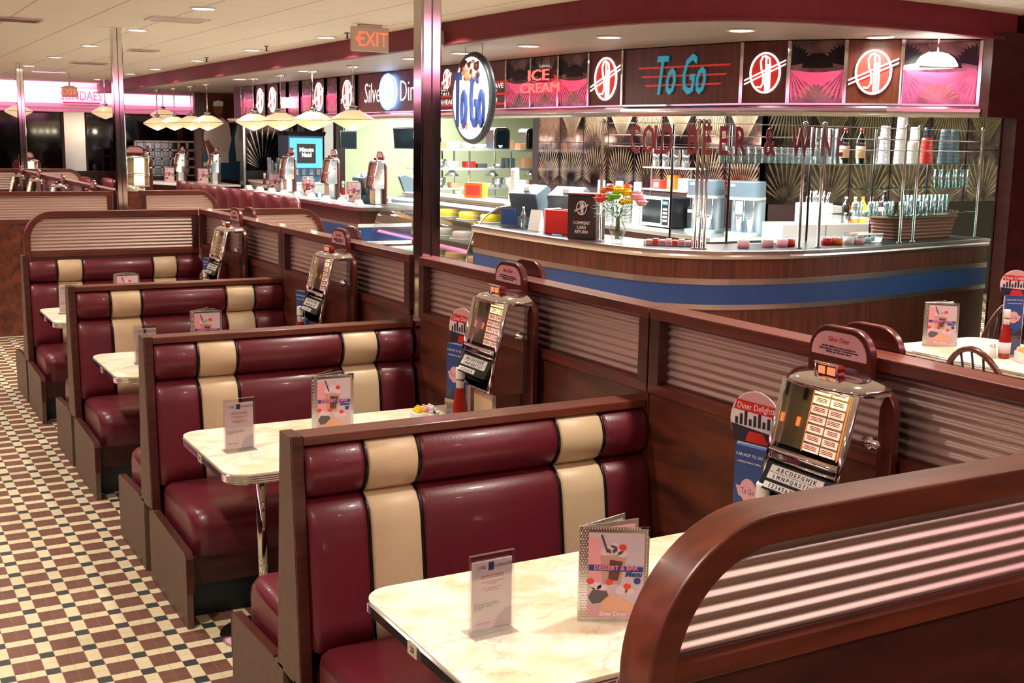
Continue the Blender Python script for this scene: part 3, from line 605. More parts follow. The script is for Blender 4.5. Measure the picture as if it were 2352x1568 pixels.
# ---- jukeboxes
def jukebox(lab, full=True, group='chrome tabletop jukeboxes', strip='lit_strip'):
    """origin: centre of the board foot on the table, board in the y-z plane, front toward -x"""
    t = thing('tabletop_jukebox', lab, 'jukebox', (0, 0, 0), group)
    hw = .205
    prof = [(-hw, .0), (-hw, .50)]+[(-.115-.09*math.cos(R_(a)), .50+.075*math.sin(R_(a))) for a in range(0, 91, 15)]+[(-.115, .60)]+[(-.045-.07*math.cos(R_(a)), .625+.075*math.sin(R_(a))) for a in range(0, 91, 15)]
    prof = prof+[(-y, z) for (y, z) in prof[::-1]]
    MB().prism(prof[::-1], 'x', -.012, .012).build('back_board', 'chair_wood', t, bevel=.004)
    q = [(-.100, .618), (-.100, .625)]+[(-.04-.06*math.cos(R_(a)), .625+.060*math.sin(R_(a))) for a in range(0, 91, 15)]; q = q+[(-y, z) for (y, z) in q[::-1]]
    nc = MB().prism(q[::-1], 'x', -.0145, -.012).build('notice_card', 'menu_pink', t)
    FR = ((0, -1, 0), (0, 0, 1))
    if full: join_text('notice_lettering', ['text_red', 'text_dark'], [(0, ('Silver Diner', .020, (-.0150, 0, .664), FR, dict(sx=.8, shear=.1))), (1, ('SILVER DINER is proud to present our\nfamous jukebox selection. One favorite song\nwill play per selection. Enjoy!', .0078, (-.0150, 0, .637), FR, {}))], nc)
    # chrome body: front face leans, top slightly back
    zb, zt = .205, .585
    def fx(z): return -.195+(z-zb)*.23
    yy = .158
    b = MB(); n = 10
    side = [(-.012, zb), (fx(zb)+.03, zb), (fx(zb), zb+.02), (fx(.36), .36), (fx(.40), .40), (fx(.555), .555), (-.012, .565)]
    b.prism([(x, z) for x, z in side], 'y', -yy, -yy+.012); b.prism([(x, z) for x, z in side], 'y', yy-.012, yy)
    b.box(-.04, -.012, -yy, yy, zb, .57); b.prism([(fx(.365)+.012, .365), (-.04, .365), (-.04, .355), (fx(.365)+.012, .355)], 'y', -yy+.01, yy-.01)
    b.prism([(-.03, zb), (fx(zb)+.03, zb), (fx(zb), zb+.02), (fx(zb)+.03, zb+.03), (-.03, zb+.03)], 'y', -yy+.01, yy-.01)
    b.build('cabinet', 'chrome', t)
    b = MB()
    for s in (-1, 1): b.tube([(fx(zb+.01)+.008, s*yy*.98, zb+.01), (fx(.36)-.002, s*yy*.98, .36), (fx(.555)-.002, s*yy*.98, .555)], .010, 8)
    b.tube([(fx(.366)-.004, -yy, .366), (fx(.366)-.004, yy, .366)], .007, 8); b.tube([(fx(.346)-.004, -yy, .344), (fx(.346)-.004, yy, .344)], .004, 6); b.build('chrome_moulding', 'chrome', t)
    # domed top
    b = MB(); rows = []
    for zz, k, dx in [(.548, 1.08, .0), (.555, 1.11, .012), (.566, 1.09, .008), (.578, .94, -.004), (.588, .62, -.03), (.592, .3, -.05)]:
        row = []
        for j in range(21):
            a = PI*j/20; ca, sa = math.cos(a), math.sin(a); ex = .55
            y = yy*k*(abs(ca)**ex)*(1 if ca > 0 else -1); x = -.012-(.118+dx)*min(1, k)*(abs(sa)**ex); row.append((x, y, zz))
        rows.append(row)
    b.grid(rows, 0); b.add(rows[0], [tuple(range(21))]); b.add(rows[-1], [tuple(range(21))]); b.build('domed_top', 'chrome', t)
    b = MB(); b.prism(rrect(-.046, .046, .582, .614, .014, 3), 'x', -.098, -.068); bd = b.build('badge', 'badge_red', t, bevel=.004)
    if full:
        b = MB(); b.box(-.1005, -.0985, -.038, -.004, .588, .608); b.box(-.1005, -.0985, .006, .034, .588, .608); b.build('badge_window', 'badge_glow', bd); b = MB(); b.tube([(-.101, -.047, .580), (-.101, .047, .580), (-.101, .047, .616), (-.101, -.047, .616)], .004, 6, closed=True); b.build('badge_rim', 'chrome', bd)
    # title panels behind glass
    def px(z, d): return fx(z)+d
    z0, z1 = (.372, .552) if full else (.24, .552)
    MB().add([(px(z0, .045), -yy+.012, z0), (px(z0, .045), yy-.012, z0), (px(z1, .045), yy-.012, z1), (px(z1, .045), -yy+.012, z1)], [(0, 1, 2, 3)]).build('selector_backing', 'gold_panel', t)
    if full:
        b = MB(); c1, c2, w_ = [.0, .05, .048, .085], None, None
        for (ya, yb_, m_) in [(.062, .066, 1), (-.094, -.088, 1)]: b.add([(px(z0, .036), ya, z0), (px(z0, .036), yb_, z0), (px(z1, .036), yb_, z1), (px(z1, .036), ya, z1)], [(0, 1, 2, 3)], m_)
        for (ya, yb_) in [(-.084, -.018), (-.012, .058)]:
            for k in range(7):
                a = z0+.004+k*.0253; m_ = 0 if k > 4 else 2
                b.add([(px(a, .034), ya, a), (px(a, .034), yb_, a), (px(a+.0195, .034), yb_, a+.0195), (px(a+.0195, .034), ya, a+.0195)], [(0, 1, 2, 3)], m_)
        tp = b.build('title_strips', ['lit_strip', 'lit_orange', 'lit_card'], t)
        b = MB()
        for (ya, yb_) in [(-.080, -.022), (-.008, .054)]:
            for k in range(7):
                for h_ in (.006, .010, .014):
                    a = z0+.004+k*.0253+h_; yc_ = yb_-.004*(k % 3); b.add([(px(a, .0335), ya+.006, a), (px(a, .0335), yc_, a), (px(a+.0022, .0335), yc_, a+.0022), (px(a+.0022, .0335), ya+.006, a+.0022)], [(0, 1, 2, 3)])
        b.build('title_print', 'text_red', tp)
        b = MB(); b.add([(px(z1-.05, .040), .095, z1-.05), (px(z1-.05, .040), .112, z1-.05), (px(z1-.015, .040), .112, z1-.015), (px(z1-.015, .040), .095, z1-.015)], [(0, 1, 2, 3)], 0); b.add([(px(.43, .040), .10, .43), (px(.43, .040), .118, .43), (px(.455, .040), .118, .455), (px(.455, .040), .10, .455)], [(0, 1, 2, 3)], 1); b.build('credit_window', ['dark_metal', 'lit_orange'], t)
    else:
        b = MB(); b.add([(px(z0, .034), -.085, z0), (px(z0, .034), .06, z0), (px(z1, .034), .06, z1), (px(z1, .034), -.085, z1)], [(0, 1, 2, 3)]); b.build('title_strips', strip, t)
    if full: MB().prism([(px(z0, .006), z0), (px(z1, .006), z1), (px(z1, .008), z1), (px(z0, .008), z0)], 'y', -yy+.014, yy-.014).build('glass_front', 'glass', t)
    # key panel
    if full:
        dk = Vector((fx(.22)-fx(.28)-.02, 0, -.06)).normalized()
        def kp(s_, d): return (fx(.336)-.006+dk.x*s_-d, dk.z*s_+.336)
        b = MB(); A_ = kp(0, .0); B_ = kp(.078, .0); b.prism([A_, B_, (B_[0]+.03, B_[1]), (A_[0]+.03, A_[1])], 'y', -.145, .145); kb = b.build('key_panel', 'dark_metal', t, bevel=.003)
        b = MB()
        for (s0, s1) in [(.006, .024), (.026, .044), (.054, .070)]:
            a_, c_ = kp(s0, .003), kp(s1, .003); b.prism([a_, c_, (c_[0]+.004, c_[1]), (a_[0]+.004, a_[1])], 'y', -.115 if s0 < .05 else -.04, .118)
        b.build('keys', 'white', kb)
        upv = (-dk.x, 0, -dk.z); rt = (0, -1, 0)
        items = []
        for s_, st, x1 in [(.0155, 'A B C D E F G H J K', .0), (.0355, 'L M N P Q R S T U V', 0), (.062, '1 2 3 4 5 6 7 8', .036)]:
            a_ = kp(s_, .0036); items.append((0, (st, .0165, (a_[0], x1, a_[1]), (rt, upv), dict(sx=1.26 if x1 == 0 else 1.22))))
        join_text('key_lettering', ['text_dark'], items, kb)
        MB().box(fx(.35)+.0, fx(.35)+.01, -.13, .01, .347, .358).build('coin_slot', 'dark_metal', t)
    b = MB(); b.lathe([(.0, -.0), (.018, -.0), (.018, -.006), (.010, -.010), (.012, -.030), (.0, -.036)], (-.06, -yy, .43), 14, ax='y'); b.build('volume_knob', 'chrome', t)
    for q in list(t.children):
        if q.name.split('.')[0] in ('back_board', 'notice_card'): continue
        for g in [q]+list(q.children): g.data.transform(Matrix.Translation((0, -.046, 0)) @ Matrix.Diagonal((1, .84, 1, 1)))
    MB().box(-.13, -.012, -.12, .06, .0, zb+.002).box(-.135, -.128, -.11, .05, .02, zb-.02, 1).build('pedestal', ['chrome_soft', 'cream'], t, bevel=.003)
    return t
j0 = jukebox('nearest chrome jukebox at right with rounded wooden board and lit title strips'); j0.location = (1.222, -.93, .76)
j1 = dup(j0, (1.222, .885, .76), 'second chrome jukebox, right of the chrome column above the second table')
j2 = dup(j0, (1.222, 2.74, .76), 'third chrome jukebox, left of the near chrome column'); j3 = dup(j0, (1.222, 4.66, .76), 'fourth chrome jukebox, at the end of the near booth row')
jf = jukebox('far row jukebox nearest the second column, only its top board showing', full=False, group='small jukeboxes of the far booth row'); jf.location = (1.222, 9.80, .76)
FJ = [(11.75, 'far row jukebox, third from the left behind the wide divider'), (13.65, 'far row jukebox, second from the left behind the wide divider'), (15.4, 'far row jukebox, leftmost of those behind the wide divider')]
for y, lab in FJ: dup(jf, (1.222, y, .76), lab)
dup(jf, (1.95, 20.5, .7605), 'small glowing jukebox at the far left window table', rz=R_(75), sc=1.18); dup(jf, (3.42, 18.2, .7605), 'glowing jukebox facing the camera in front of the far windows', rz=R_(72), sc=1.4)
for tx, ty, lab in ((1.4, 20.5, 'far table by the left window under the small glowing jukebox'), (2.85, 18.2, 'far table under the glowing jukebox before the windows')): o_ = dup(TB0, (tx, ty, 0), lab)
# jukebox boards on the other side of the partition
def back_juke(y, lab):
    t = thing('jukebox_board', lab, 'jukebox', (1.372, y, .0), 'dark jukebox boards beyond the partition')
    hw = .19; prof = [(-hw, .76), (-hw, 1.30)]+[(-.10-.09*math.cos(R_(a)), 1.30+.075*math.sin(R_(a))) for a in range(0, 91, 15)]+[(-.10, 1.385)]+[(-.04-.08*math.cos(R_(a)), 1.375+.078*math.sin(R_(a))) for a in range(0, 91, 15)]
    prof = prof+[(-a, z) for (a, z) in prof[::-1]]
    MB().prism(prof[::-1], 'x', -.012, .012).build('back_board', 'chair_wood', t, bevel=.004); MB().box(.012, .22, -.15, .15, .97, 1.33).build('cabinet', 'chrome', t, bevel=.01); MB().box(.012, .18, -.12, .12, .76, .97).build('pedestal', 'chrome_soft', t)
for y, lab in [(-.885, 'dark rounded board top rising behind the partition beside the near jukebox'), (1.0, 'dark rounded board top rising behind the partition right of the second jukebox'), (2.96, 'dark rounded board top behind the partition right of the third jukebox'), (4.85, 'small dark board top behind the partition right of the fourth jukebox')]: back_juke(y, lab)
# tables on the other side that carry those boards
for k, y in enumerate([-.885, 1.0, 2.96, 4.85]):
    t = thing('side_table', 'small table on the far side of the low partition, hidden behind it', 'table', (1.37, y, 0), 'hidden tables beyond the partition'); MB().box(0, .8, -.33, .33, .73, .758).build('tabletop', 'marble', t); MB().lathe([(.03, 0), (.03, .73)], (.45, 0, 0), 12).build('pedestal', 'chrome_soft', t); MB().lathe([(.0, 0), (.2, 0), (.2, .01), (.03, .03)], (.45, 0, 0), 16).build('base_plate', 'chrome_soft', t)
# ================================================================ SERVING COUNTER
CP = smooth_path([(4.62, 7.74), (4.60, 6.6), (4.62, 5.9), (4.68, 5.3), (4.80, 4.85), (5.05, 4.56), (5.36, 4.40), (5.95, 4.29), (6.8, 4.34), (7.8, 4.50), (8.70, 4.655)], 5)
t = thing('serving_counter', 'long curved serving counter with blue band, wood panels and metal trims', 'counter', (0, 0, 0)); CT = t
def band(par, name, prof, m, path=CP, **k): b = MB(); sweep(b, path, prof); return b.build(name, m, par, **k)
band(t, 'wood_front', [(-.55, .0), (0, .0), (0, 1.03), (-.55, 1.03)], 'wood_counter')
band(t, 'blue_band', [(-.01, .62), (.004, .62), (.004, .785), (-.01, .785)], 'blue_panel')
band(t, 'metal_trim', [(-.01, .785), (.009, .785), (.009, .835), (-.01, .835)], 'trim_metal'); band(t, 'metal_trim', [(-.01, .578), (.009, .578), (.009, .62), (-.01, .62)], 'trim_metal')
band(t, 'metal_edge', [(-.02, 1.0), (.018, 1.0), (.024, 1.02), (.018, 1.035), (.03, 1.045), (.03, 1.066), (.0, 1.07), (-.02, 1.07)], 'trim_metal')
band(t, 'worktop', [(-.62, 1.032), (-.02, 1.032), (-.02, 1.072), (-.62, 1.072)], 'dark_metal')
# ---- signs above the counter
SP = [(4.88, 17.4), (4.88, 9.0), (4.98, 6.4), (5.06, 5.7), (5.31, 4.42), (5.55, 3.95), (5.98, 3.5), (6.52, 3.08)]
t = thing('sign_rail', 'horizontal chrome rail under the row of sign boards', 'rail', (0, 0, 0))
b = MB(); sweep(b, SP, [(-.10, 2.165), (.03, 2.165), (.045, 2.18), (.03, 2.195), (.05, 2.205), (.05, 2.228), (.03, 2.244), (-.10, 2.244)]); b.build('rail', 'chrome_soft', t)
b = MB(); sweep(b, SP, [(-.12, 2.75), (-.07, 2.75), (-.07, 2.246), (-.12, 2.246)]); b.build('backing', 'wall_dark', t)
def seg(a, c):
    A, B = Vector((a[0], a[1], 0)), Vector((c[0], c[1], 0)); u = (B-A).normalized(); n = Vector((u.y, -u.x, 0)); return A, B, u, n, (B-A).length
def board(name, lab, cat, a, c, z0=2.25, z1=2.742, m='wood_counter', grp=None, frame=True):
    A, B, u, n, w_ = seg(a, c); t = thing(name, lab, cat, (A.x, A.y, 0), grp, rz=math.atan2(u.y, u.x))
    MB().box(.0, w_, .0, .02, z0, z1).build('panel', m, t)
    if frame:
        for x in (0, w_): MB().box(x-.012, x+.012, -.022, -.0, z0-.0, z1).build('chrome_strip', 'chrome', t)
        MB().box(.012, w_-.012, -.018, -.0, z0, z0+.014).build('bottom_strip', 'chrome', t)
    return t, w_
FR = ((1, 0, 0), (0, 0, 1))
def logo(t, cx, cz, H, y=-.004, cols=('sign_white', 'sign_red')):
    """oval badge with two tall letters and two slanting bars"""
    rx, rz_ = H*.40, H*.5; n = 32
    e = lambda k, s=1.: [(cx+rx*s*math.cos(2*PI*i/n), cz+rz_*s*math.sin(2*PI*i/n)) for i in range(n)]
    bd = MB().prism(e(0, .9), 'y', y-.004, y+.002).build('oval_ground', cols[1], t)
    b = MB(); b.tube([(x, y-.006, z) for (x, z) in e(0, .93)], H*.028, 6, closed=True); r = H*.024; d = y-.007
    S = [(cx+H*.02, d, cz+H*.40), (cx-H*.07, d, cz+H*.38), (cx-H*.12, d, cz+H*.27), (cx-H*.10, d, cz+H*.1), (cx-H*.04, d, cz-H*.05), (cx-H*.04, d, cz-H*.25), (cx-H*.10, d, cz-H*.34), (cx-H*.2, d, cz-H*.33)]
    b.tube(S, r, 6); b.tube([(cx+H*.02, d, cz+H*.38), (cx+H*.02, d, cz-H*.44)], r, 6); b.tube([(cx+H*.02, d, cz+H*.38), (cx+H*.10, d, cz+H*.34), (cx+H*.12, d, cz+H*.2), (cx+H*.12, d, cz-H*.42)], r, 6); b.tube([(cx+H*.07, d, cz+H*.2), (cx+H*.07, d, cz-H*.42)], r*.8, 6)
    for k in (-1, 1): b.prism([(cx-H*.52, cz-H*.22+k*H*.045-H*.018), (cx+H*.52, cz+H*.24+k*H*.045-H*.018), (cx+H*.52, cz+H*.24+k*H*.045+H*.018), (cx-H*.52, cz-H*.22+k*H*.045+H*.018)], 'y', d-.008, d-.002)
    b.build('logo_outline', cols[0], t)
B_ = [(4.88, 16.66), (4.88, 15.97), (4.88, 15.36), (4.88, 14.72), (4.88, 14.35), (4.88, 13.77), (4.88, 13.23), (4.88, 12.73), (4.88, 12.23), (4.88, 11.57), (4.88, 9.2), (4.91, 8.21), (4.932, 7.63), (4.95, 7.16), (4.969, 6.67), (5.003, 6.19), (5.057, 5.725), (5.313, 4.415), (5.49, 4.065), (5.76, 3.73), (6.055, 3.44), (6.50, 3.09)]
def mirrorp(i, lab, dn=True, cols=('etch_grey', 'etch_pink_glow')):
    t, w_ = board('etched_mirror_panel', lab, 'mirror panel', B_[i], B_[i+1], m='mirror_etched', grp='etched mirror panels between the sign boards')
    # dark fans from the top corners and a pink draped swag, its glow standing in for reflections
    b = MB(); H = .49
    for cx, s in ((0.012, 1), (w_-.012, -1)):
        for k in range(7):
            a = R_(8+k*11); d = Vector((s*math.sin(a), 0, math.cos(a))); p = Vector((s*math.cos(a), 0, -math.sin(a)))*.014; L_ = min(.17, (w_*.46)/max(.05, math.sin(a))*1)
            o = Vector((cx, -.001, 2.742-.19)); b.add([o, o+d*L_*.8+p, o+d*L_, o+d*L_*.8-p], [(0, 1, 2, 3)])
    b.build('dark_fan', 'etch_dark', t)
    b = MB(); n = 12; top = [(w_*.03+(w_*.94)*i/n, 2.52-.02*math.sin(PI*i/n)) for i in range(n+1)]; bot = [(w_*.03+(w_*.94)*i/n, 2.52-.115*math.sin(PI*i/n)**.8-.002) for i in range(n+1)]
    b.prism(top+bot[::-1], 'y', -.003, -.001)
    for cx, s in ((0.012, 1), (w_-.012, -1)):
        for k in range(6):
            a = R_(176-k*10); d = Vector((s*math.sin(a), 0, math.cos(a))); p = Vector((s*math.cos(a), 0, -math.sin(a)))*.010; L_ = min(.25, (w_*.44)/max(.05, abs(math.sin(a))))
            o = Vector((cx, -.0012-.0002*k, 2.52)); b.add([o, o+d*L_*.8+p, o+d*L_, o+d*L_*.8-p], [(0, 1, 2, 3)])
    b.build('pink_drape', 'etch_pink_glow', t)
    b = MB()
    for k in range(11):
        a = R_(-65+13*k); d = Vector((math.sin(a), 0, math.cos(a))); p = Vector((math.cos(a), 0, -math.sin(a)))*.009; L_ = min(.17, (w_*.46)/max(.05, abs(math.sin(a))))
        o = Vector((w_/2, -.0015, 2.266)); b.add([o+d*.03, o+d*L_*.8+p, o+d*L_, o+d*L_*.8-p], [(0, 1, 2, 3)])
    b.build('gold_fan', 'etch_gold', t)
    b = MB(); b.prism([(w_*.22, 2.535), (w_*.26, 2.60), (w_*.4, 2.645), (w_*.6, 2.645), (w_*.74, 2.60), (w_*.78, 2.535)], 'y', -.0025, -.001); b.build('dark_dome', 'etch_dark', t)
    return t
mirrorp(0, 'etched mirror panel at the far left end of the sign row'); mirrorp(3, 'narrow etched pink mirror panel right of the farthest logo board')
mirrorp(4, 'pink etched mirror panel above the second pendant lamp'); mirrorp(5, 'pink etched mirror panel with round lamp reflection'); mirrorp(7, 'narrow etched mirror panel left of the fourth pendant logo board')
mirrorp(12, 'etched mirror panel with pink drape right of the small white lettered board'); mirrorp(13, 'etched mirror panel behind the red neon words'); mirrorp(14, 'etched mirror panel between the neon words and the left large logo board')
mirrorp(18, 'etched mirror panel between the two large logo boards at right'); mirrorp(20, 'widest etched mirror panel at the right end, with a glaring white reflection')
def logo_board(i, lab):
    t, w_ = board('logo_board', lab, 'sign board', B_[i], B_[i+1], grp='round logo boards'); logo(t, w_/2, 2.50, min(.40, w_*.86/1.02)); return t
logo_board(1, 'small logo board at the far left of the sign row'); logo_board(2, 'narrow far logo board left of the pink mirror panels'); logo_board(6, 'narrow logo board above the third pendant lamp'); logo_board(8, 'logo board just left of the neon diner name board')
logo_board(15, 'logo board left of the wide teal worded board'); logo_board(17, 'logo board just right of the wide teal worded board'); logo_board(19, 'rightmost logo board, the brightest one')
t, w_ = board('word_board', 'wide dark wooden board with slanted teal To Go over red stripes', 'sign board', B_[16], B_[17])
for k, (a, c, z) in enumerate([(.15, .93, 2.575), (.18, .90, 2.50), (.21, .86, 2.425)]): MB().prism([(a*w_, z-.008), (c*w_-.04, z-.008), (c*w_-.02, z+.008), (a*w_-.02, z+.008)], 'y', -.008, -.001).build('red_stripe', 'sign_red', t)
text('To Go', .46, 'teal', (w_*.50, -.014, 2.49), FR, 'lettering', t, .006, sx=.46, shear=.30, offset=.004)
t, w_ = board('name_board', 'dark board with the white diner name and blue neon clock face', 'sign board', B_[9], B_[10])
text('Silver', .36, 'sign_white', (w_*.24, -.006, 2.49), FR, 'lettering', t, .002, sx=.80, shear=.1, offset=-.005); text('Diner', .36, 'sign_white', (w_*.73, -.006, 2.49), FR, 'lettering', t, .002, sx=.85, offset=-.005)
for z in (2.45, 2.48, 2.51): MB().box(w_*.05, w_*.93, -.005, -.001, z, z+.005).build('name_stripe', 'text_pink', t)
b = MB(); cx = w_*.46; b.lathe([(0, 0), (.20, .0), (.20, -.05), (.0, -.05)], (cx, -.0, 2.50), 28, ax='y'); nb = b.build('clock_face', 'neon_white', t)
b = MB(); b.tube([(cx+.235*math.cos(2*PI*k/28), -.04, 2.50+.205*math.sin(2*PI*k/28)) for k in range(28)], .016, 8, closed=True); b.build('neon_ring', 'neon_blue', nb)
# small white lettered board and logo behind the oval sign
t, w_ = board('word_board', 'striped board with small white lettering about calling ahead, behind the oval sign', 'sign board', B_[10], (4.932, 7.63), z0=2.25)
for z in (2.30, 2.40, 2.52): MB().box(0, w_*1.02, -.012, -.004, z, z+.022).build('red_stripe', 'sign_red', t)
join_text('lettering', ['sign_white'], [(0, (s, .072, (x, -.008, z), FR, dict(sx=1.5, align='LEFT'))) for s, x, z in [('JUST', .10, 2.49), ('CALL', .10, 2.425), ('AHEAD', .10, 2.345), ("WE'LL HAVE", .92, 2.49), ('IT READY', .92, 2.425), ('FOR YOU', .92, 2.345)]], t)
logo(t, .28, 2.60, .22); logo(t, .98, 2.60, .22)
# red neon words in front of the mirror
A_, _b, u_, _n, w_ = seg(B_[13], B_[14]); t = thing('neon_sign', 'glowing red neon words in front of the mirror panels', 'neon sign', (A_.x, A_.y, 0), rz=math.atan2(u_.y, u_.x)); MB().box(w_*.1, w_*.9, -.062, -.056, 2.497, 2.503).build('support_bar', 'dark_metal', t)
for x_ in (.15, .85): MB().box(w_*x_-.004, w_*x_+.004, -.058, -.054, 2.50, 2.742).build('support_rod', 'dark_metal', t)
text('ICE', .15, 'neon_red', (w_*.45, -.07, 2.56), FR, 'lettering', t, .006, sx=1.8, offset=.0); text('CREAM', .13, 'neon_red', (w_*.5, -.07, 2.44), FR, 'lettering', t, .006, sx=1.7)
t = thing('neon_sign', 'small far white-pink neon word sign among pink mirror panels', 'neon sign', (4.83, 14.2, 2.44)); MB().prism(rrect(-.3, .3, -.075, .075, .05), 'x', -.02, .0).build('neon_word', 'neon_white', t)
# glowing dome added in place of the glare reflected in the right end panel
t = thing('glare_dome', 'glowing white dome standing in for reflected glare at the right end of the sign row', 'lamp', (6.12, 3.16, 2.57)); b = MB(); b.M = Matrix.Diagonal((1.3, .42, 1, 1)); b.lathe([(0, -.03), (.165, -.03), (.16, -.01), (.13, .03), (.08, .06), (0, .072)], n=24); b.build('diffuser', 'lamp', t); MB().tube([(0, 0, .07), (0, 0, .178)], .006).build('stem', 'chrome', t)
for k, (x, y, sx, sy) in enumerate([(5.9, 12.8, .5, 4.0), (5.9, 8.6, .5, 3.2), (6.5, 6.0, .5, 2.4), (8.2, 5.6, 2.6, .5), (8.4, 15.6, 1.0, 3.0), (7.6, 10.6, .8, 2.4)]):
    t = thing('fluorescent_fixture', 'long fluorescent fixture in the soffit above '+['the diner counter', 'the pastry case', 'the serving counter bend', 'the right end of the serving counter', 'the kitchen', 'the etched mirror counter'][k], 'ceiling light', (x, y, 2.75), 'fluorescent fixtures over the serving area')
    MB().box(-sx/2-.03, sx/2+.03, -sy/2-.03, sy/2+.03, -.04, -.001).build('housing', 'white', t)
# ---- wire display rack standing on the counter
RK = [(4.753, 5.571), (4.889, 4.895), (5.125, 4.640), (5.389, 4.496), (5.954, 4.392), (6.228, 4.406), (6.789, 4.439), (7.342, 4.528), (7.548, 4.561), (8.62, 4.750)]
RKs = smooth_path(RK, 4)
t = thing('display_rack', 'tall thin metal display rack with glass shelves standing on the curved counter', 'display rack', (0, 0, 0)); RACK = t
for (x, y) in [(4.753, 5.571), (5.095, 4.665), (5.125, 4.640), (5.158, 4.618), (6.000, 4.395), (6.228, 4.406), (7.342, 4.528), (7.548, 4.561), (8.62, 4.752)]:
    MB().lathe([(.028, 1.072), (.028, 1.08), (.0125, 1.082), (.0125, 2.10), (.020, 2.105), (.020, 2.125), (.006, 2.135)], (x, y, 0), 10).build('post', 'rack_metal', t)
for (x, y) in [(5.35, 5.35), (5.75, 5.05), (6.6, 4.95), (7.5, 5.05), (8.4, 5.2)]: MB().lathe([(.011, 1.072), (.011, 2.10)], (x, y, 0), 8).build('post', 'dark_metal', t)
for z in (2.0, 1.905): MB().tube([(x, y, z) for (x, y) in RKs], .006, 6).build('rail', 'chrome_soft', t)
MB().tube([(x, y, 2.10) for (x, y) in RKs], .004, 6).build('rail', 'chrome_soft', t)
sh = [(x, y) for (x, y) in RKs if x > 5.12]
def shelf(z, pts, dp, nm_='glass_shelf'):
    b = MB(); ns = path_normals(pts); inner = [(p[0]-n.x*dp, p[1]-n.y*dp) for p, n in zip(pts, ns)]
    b.prism(pts+inner[::-1], 'z', z-.008, z); b.build(nm_, 'glass_green', RACK)
shelf(1.785, sh, .42); shelf(1.56, [p for p in RKs if p[0] > 6.9], .36); shelf(1.33, [p for p in RKs if p[0] > 6.7], .42)
t = thing('rack_sign', 'dull red cut-out letters spelling cold beer and wine on the display rack', 'sign', (0, 0, 0))
for ch, x, y in [('C', 4.83, 5.167), ('O', 4.862, 5.02), ('L', 4.888, 4.93), ('D', 4.925, 4.853), ('B', 5.057, 4.70), ('E', 5.145, 4.622), ('E', 5.262, 4.56), ('R', 5.38, 4.50), ('&', 5.65, 4.447), ('W', 5.935, 4.393), ('I', 6.085, 4.397), ('N', 6.24, 4.406), ('E', 6.40, 4.416)]:
    i = min(range(len(RKs)), key=lambda k: (RKs[k][0]-x)**2+(RKs[k][1]-y)**2); a = Vector(RKs[max(0, i-1)]); c = Vector(RKs[min(len(RKs)-1, i+1)]); u = (c-a).normalized(); n = Vector((u.y, -u.x))
    text(ch, .33, 'fascia', (x+n.x*.02, y+n.y*.02, 1.95), ((u.x, u.y, 0), (0, 0, 1)), 'letter', t, .006, sx=.52, offset=.004)
# ---- hanging oval sign
mat('oval_blue', rgb(50, 80, 150), .4)
t = thing('hanging_sign', 'oval white hanging sign with blue To Go letters and a food picture', 'sign', (3.86, 6.31, 2.30))
n = 36; E_ = [(.355*math.cos(2*PI*k/n), .368*math.sin(2*PI*k/n)) for k in range(n)]
MB().prism(E_, 'x', -.03, .03).build('oval_face', 'sign_white', t)
MB().tube([(-.0, y, z) for (y, z) in E_], .034, 8, closed=True).build('rim', 'grey_plastic', t)
RX = ((0, -1, 0), (0, 0, 1))
for s_, y_ in (('To', .165), ('Go', -.155)): text(s_, .70, 'oval_blue', (-.045, y_, -.04), RX, 'lettering', t, .012, sx=.31, offset=.003)
b = MB(); random.seed(5)
for k in range(26): b.ball((-.045, random.uniform(-.17, .17), random.uniform(.17, .30)), random.uniform(.02, .045), random.randrange(3), 8, 5, (.5, 1, 1))
b.build('food_picture', ['caramel', 'cocoa', 'paper'], t)
text('EAT', .07, 'text_red', (-.034, .10, -.25), RX, 'lettering', t, .002)
MB().tube([(0, .16, .33), (0, .16, .45)], .004).build('hanger', 'chrome', t); MB().tube([(0, -.16, .33), (0, -.16, .45)], .004).build('hanger', 'chrome', t)
# track speaker box beside the column
t = thing('speaker', 'cream wedge loudspeaker under the ceiling just left of the near column', 'speaker', (3.50, 6.4, 2.78), rz=R_(20)); MB().prism([(-.08, .07), (.06, .09), (.09, -.07), (-.02, -.09)], 'y', -.08, .08).build('housing', 'exit_body', t, bevel=.008); MB().box(-.01, .01, -.01, .01, .07, .16).build('bracket', 'exit_body', t)
# ---- pendants over the diner counter
def pendant(x, y, lab):
    t = thing('pendant_lamp', lab, 'pendant lamp', (x, y, 2.75), 'diamond glass pendant lamps')
    MB().lathe([(.0, 0), (.075, .0), (.075, -.012), (.03, -.03), (.012, -.035)], n=18).build('canopy', 'chrome', t)
    MB().lathe([(.009, -.03), (.009, -.45)], n=8).build('rod', 'chrome', t)
    MB().lathe([(.012, -.44), (.05, -.452), (.055, -.468), (.02, -.475), (.045, -.49), (.085, -.492), (.085, -.505), (.0, -.506)], n=20).build('holder', 'chrome', t)
    s = MB().lathe([(.085, -.505), (.14, -.53), (.242, -.592), (.252, -.605), (.252, -.612), (.235, -.628), (.13, -.685), (.05, -.718), (.012, -.73), (0, -.732)], n=32).build('glass_shade', 'pendant_glass', t)
    MB().lathe([(.2535, -.600), (.2560, -.603), (.2560, -.607), (.2535, -.610)], n=32).build('band', 'chrome_soft', s)
    return t
p0 = pendant(4.12, 9.82, 'nearest pendant lamp, rightmost of the right group of four')
PD = [(4.12, 9.82), (4.12, 11.15), (4.12, 12.4), (4.12, 13.6), (4.12, 16.05), (4.12, 17.05), (4.12, 18.2), (4.12, 19.5)]
for (x, y) in PD: light('pendant_bulb', 'POINT', (x, y, 1.98), 5, (1, .84, .6), .04)
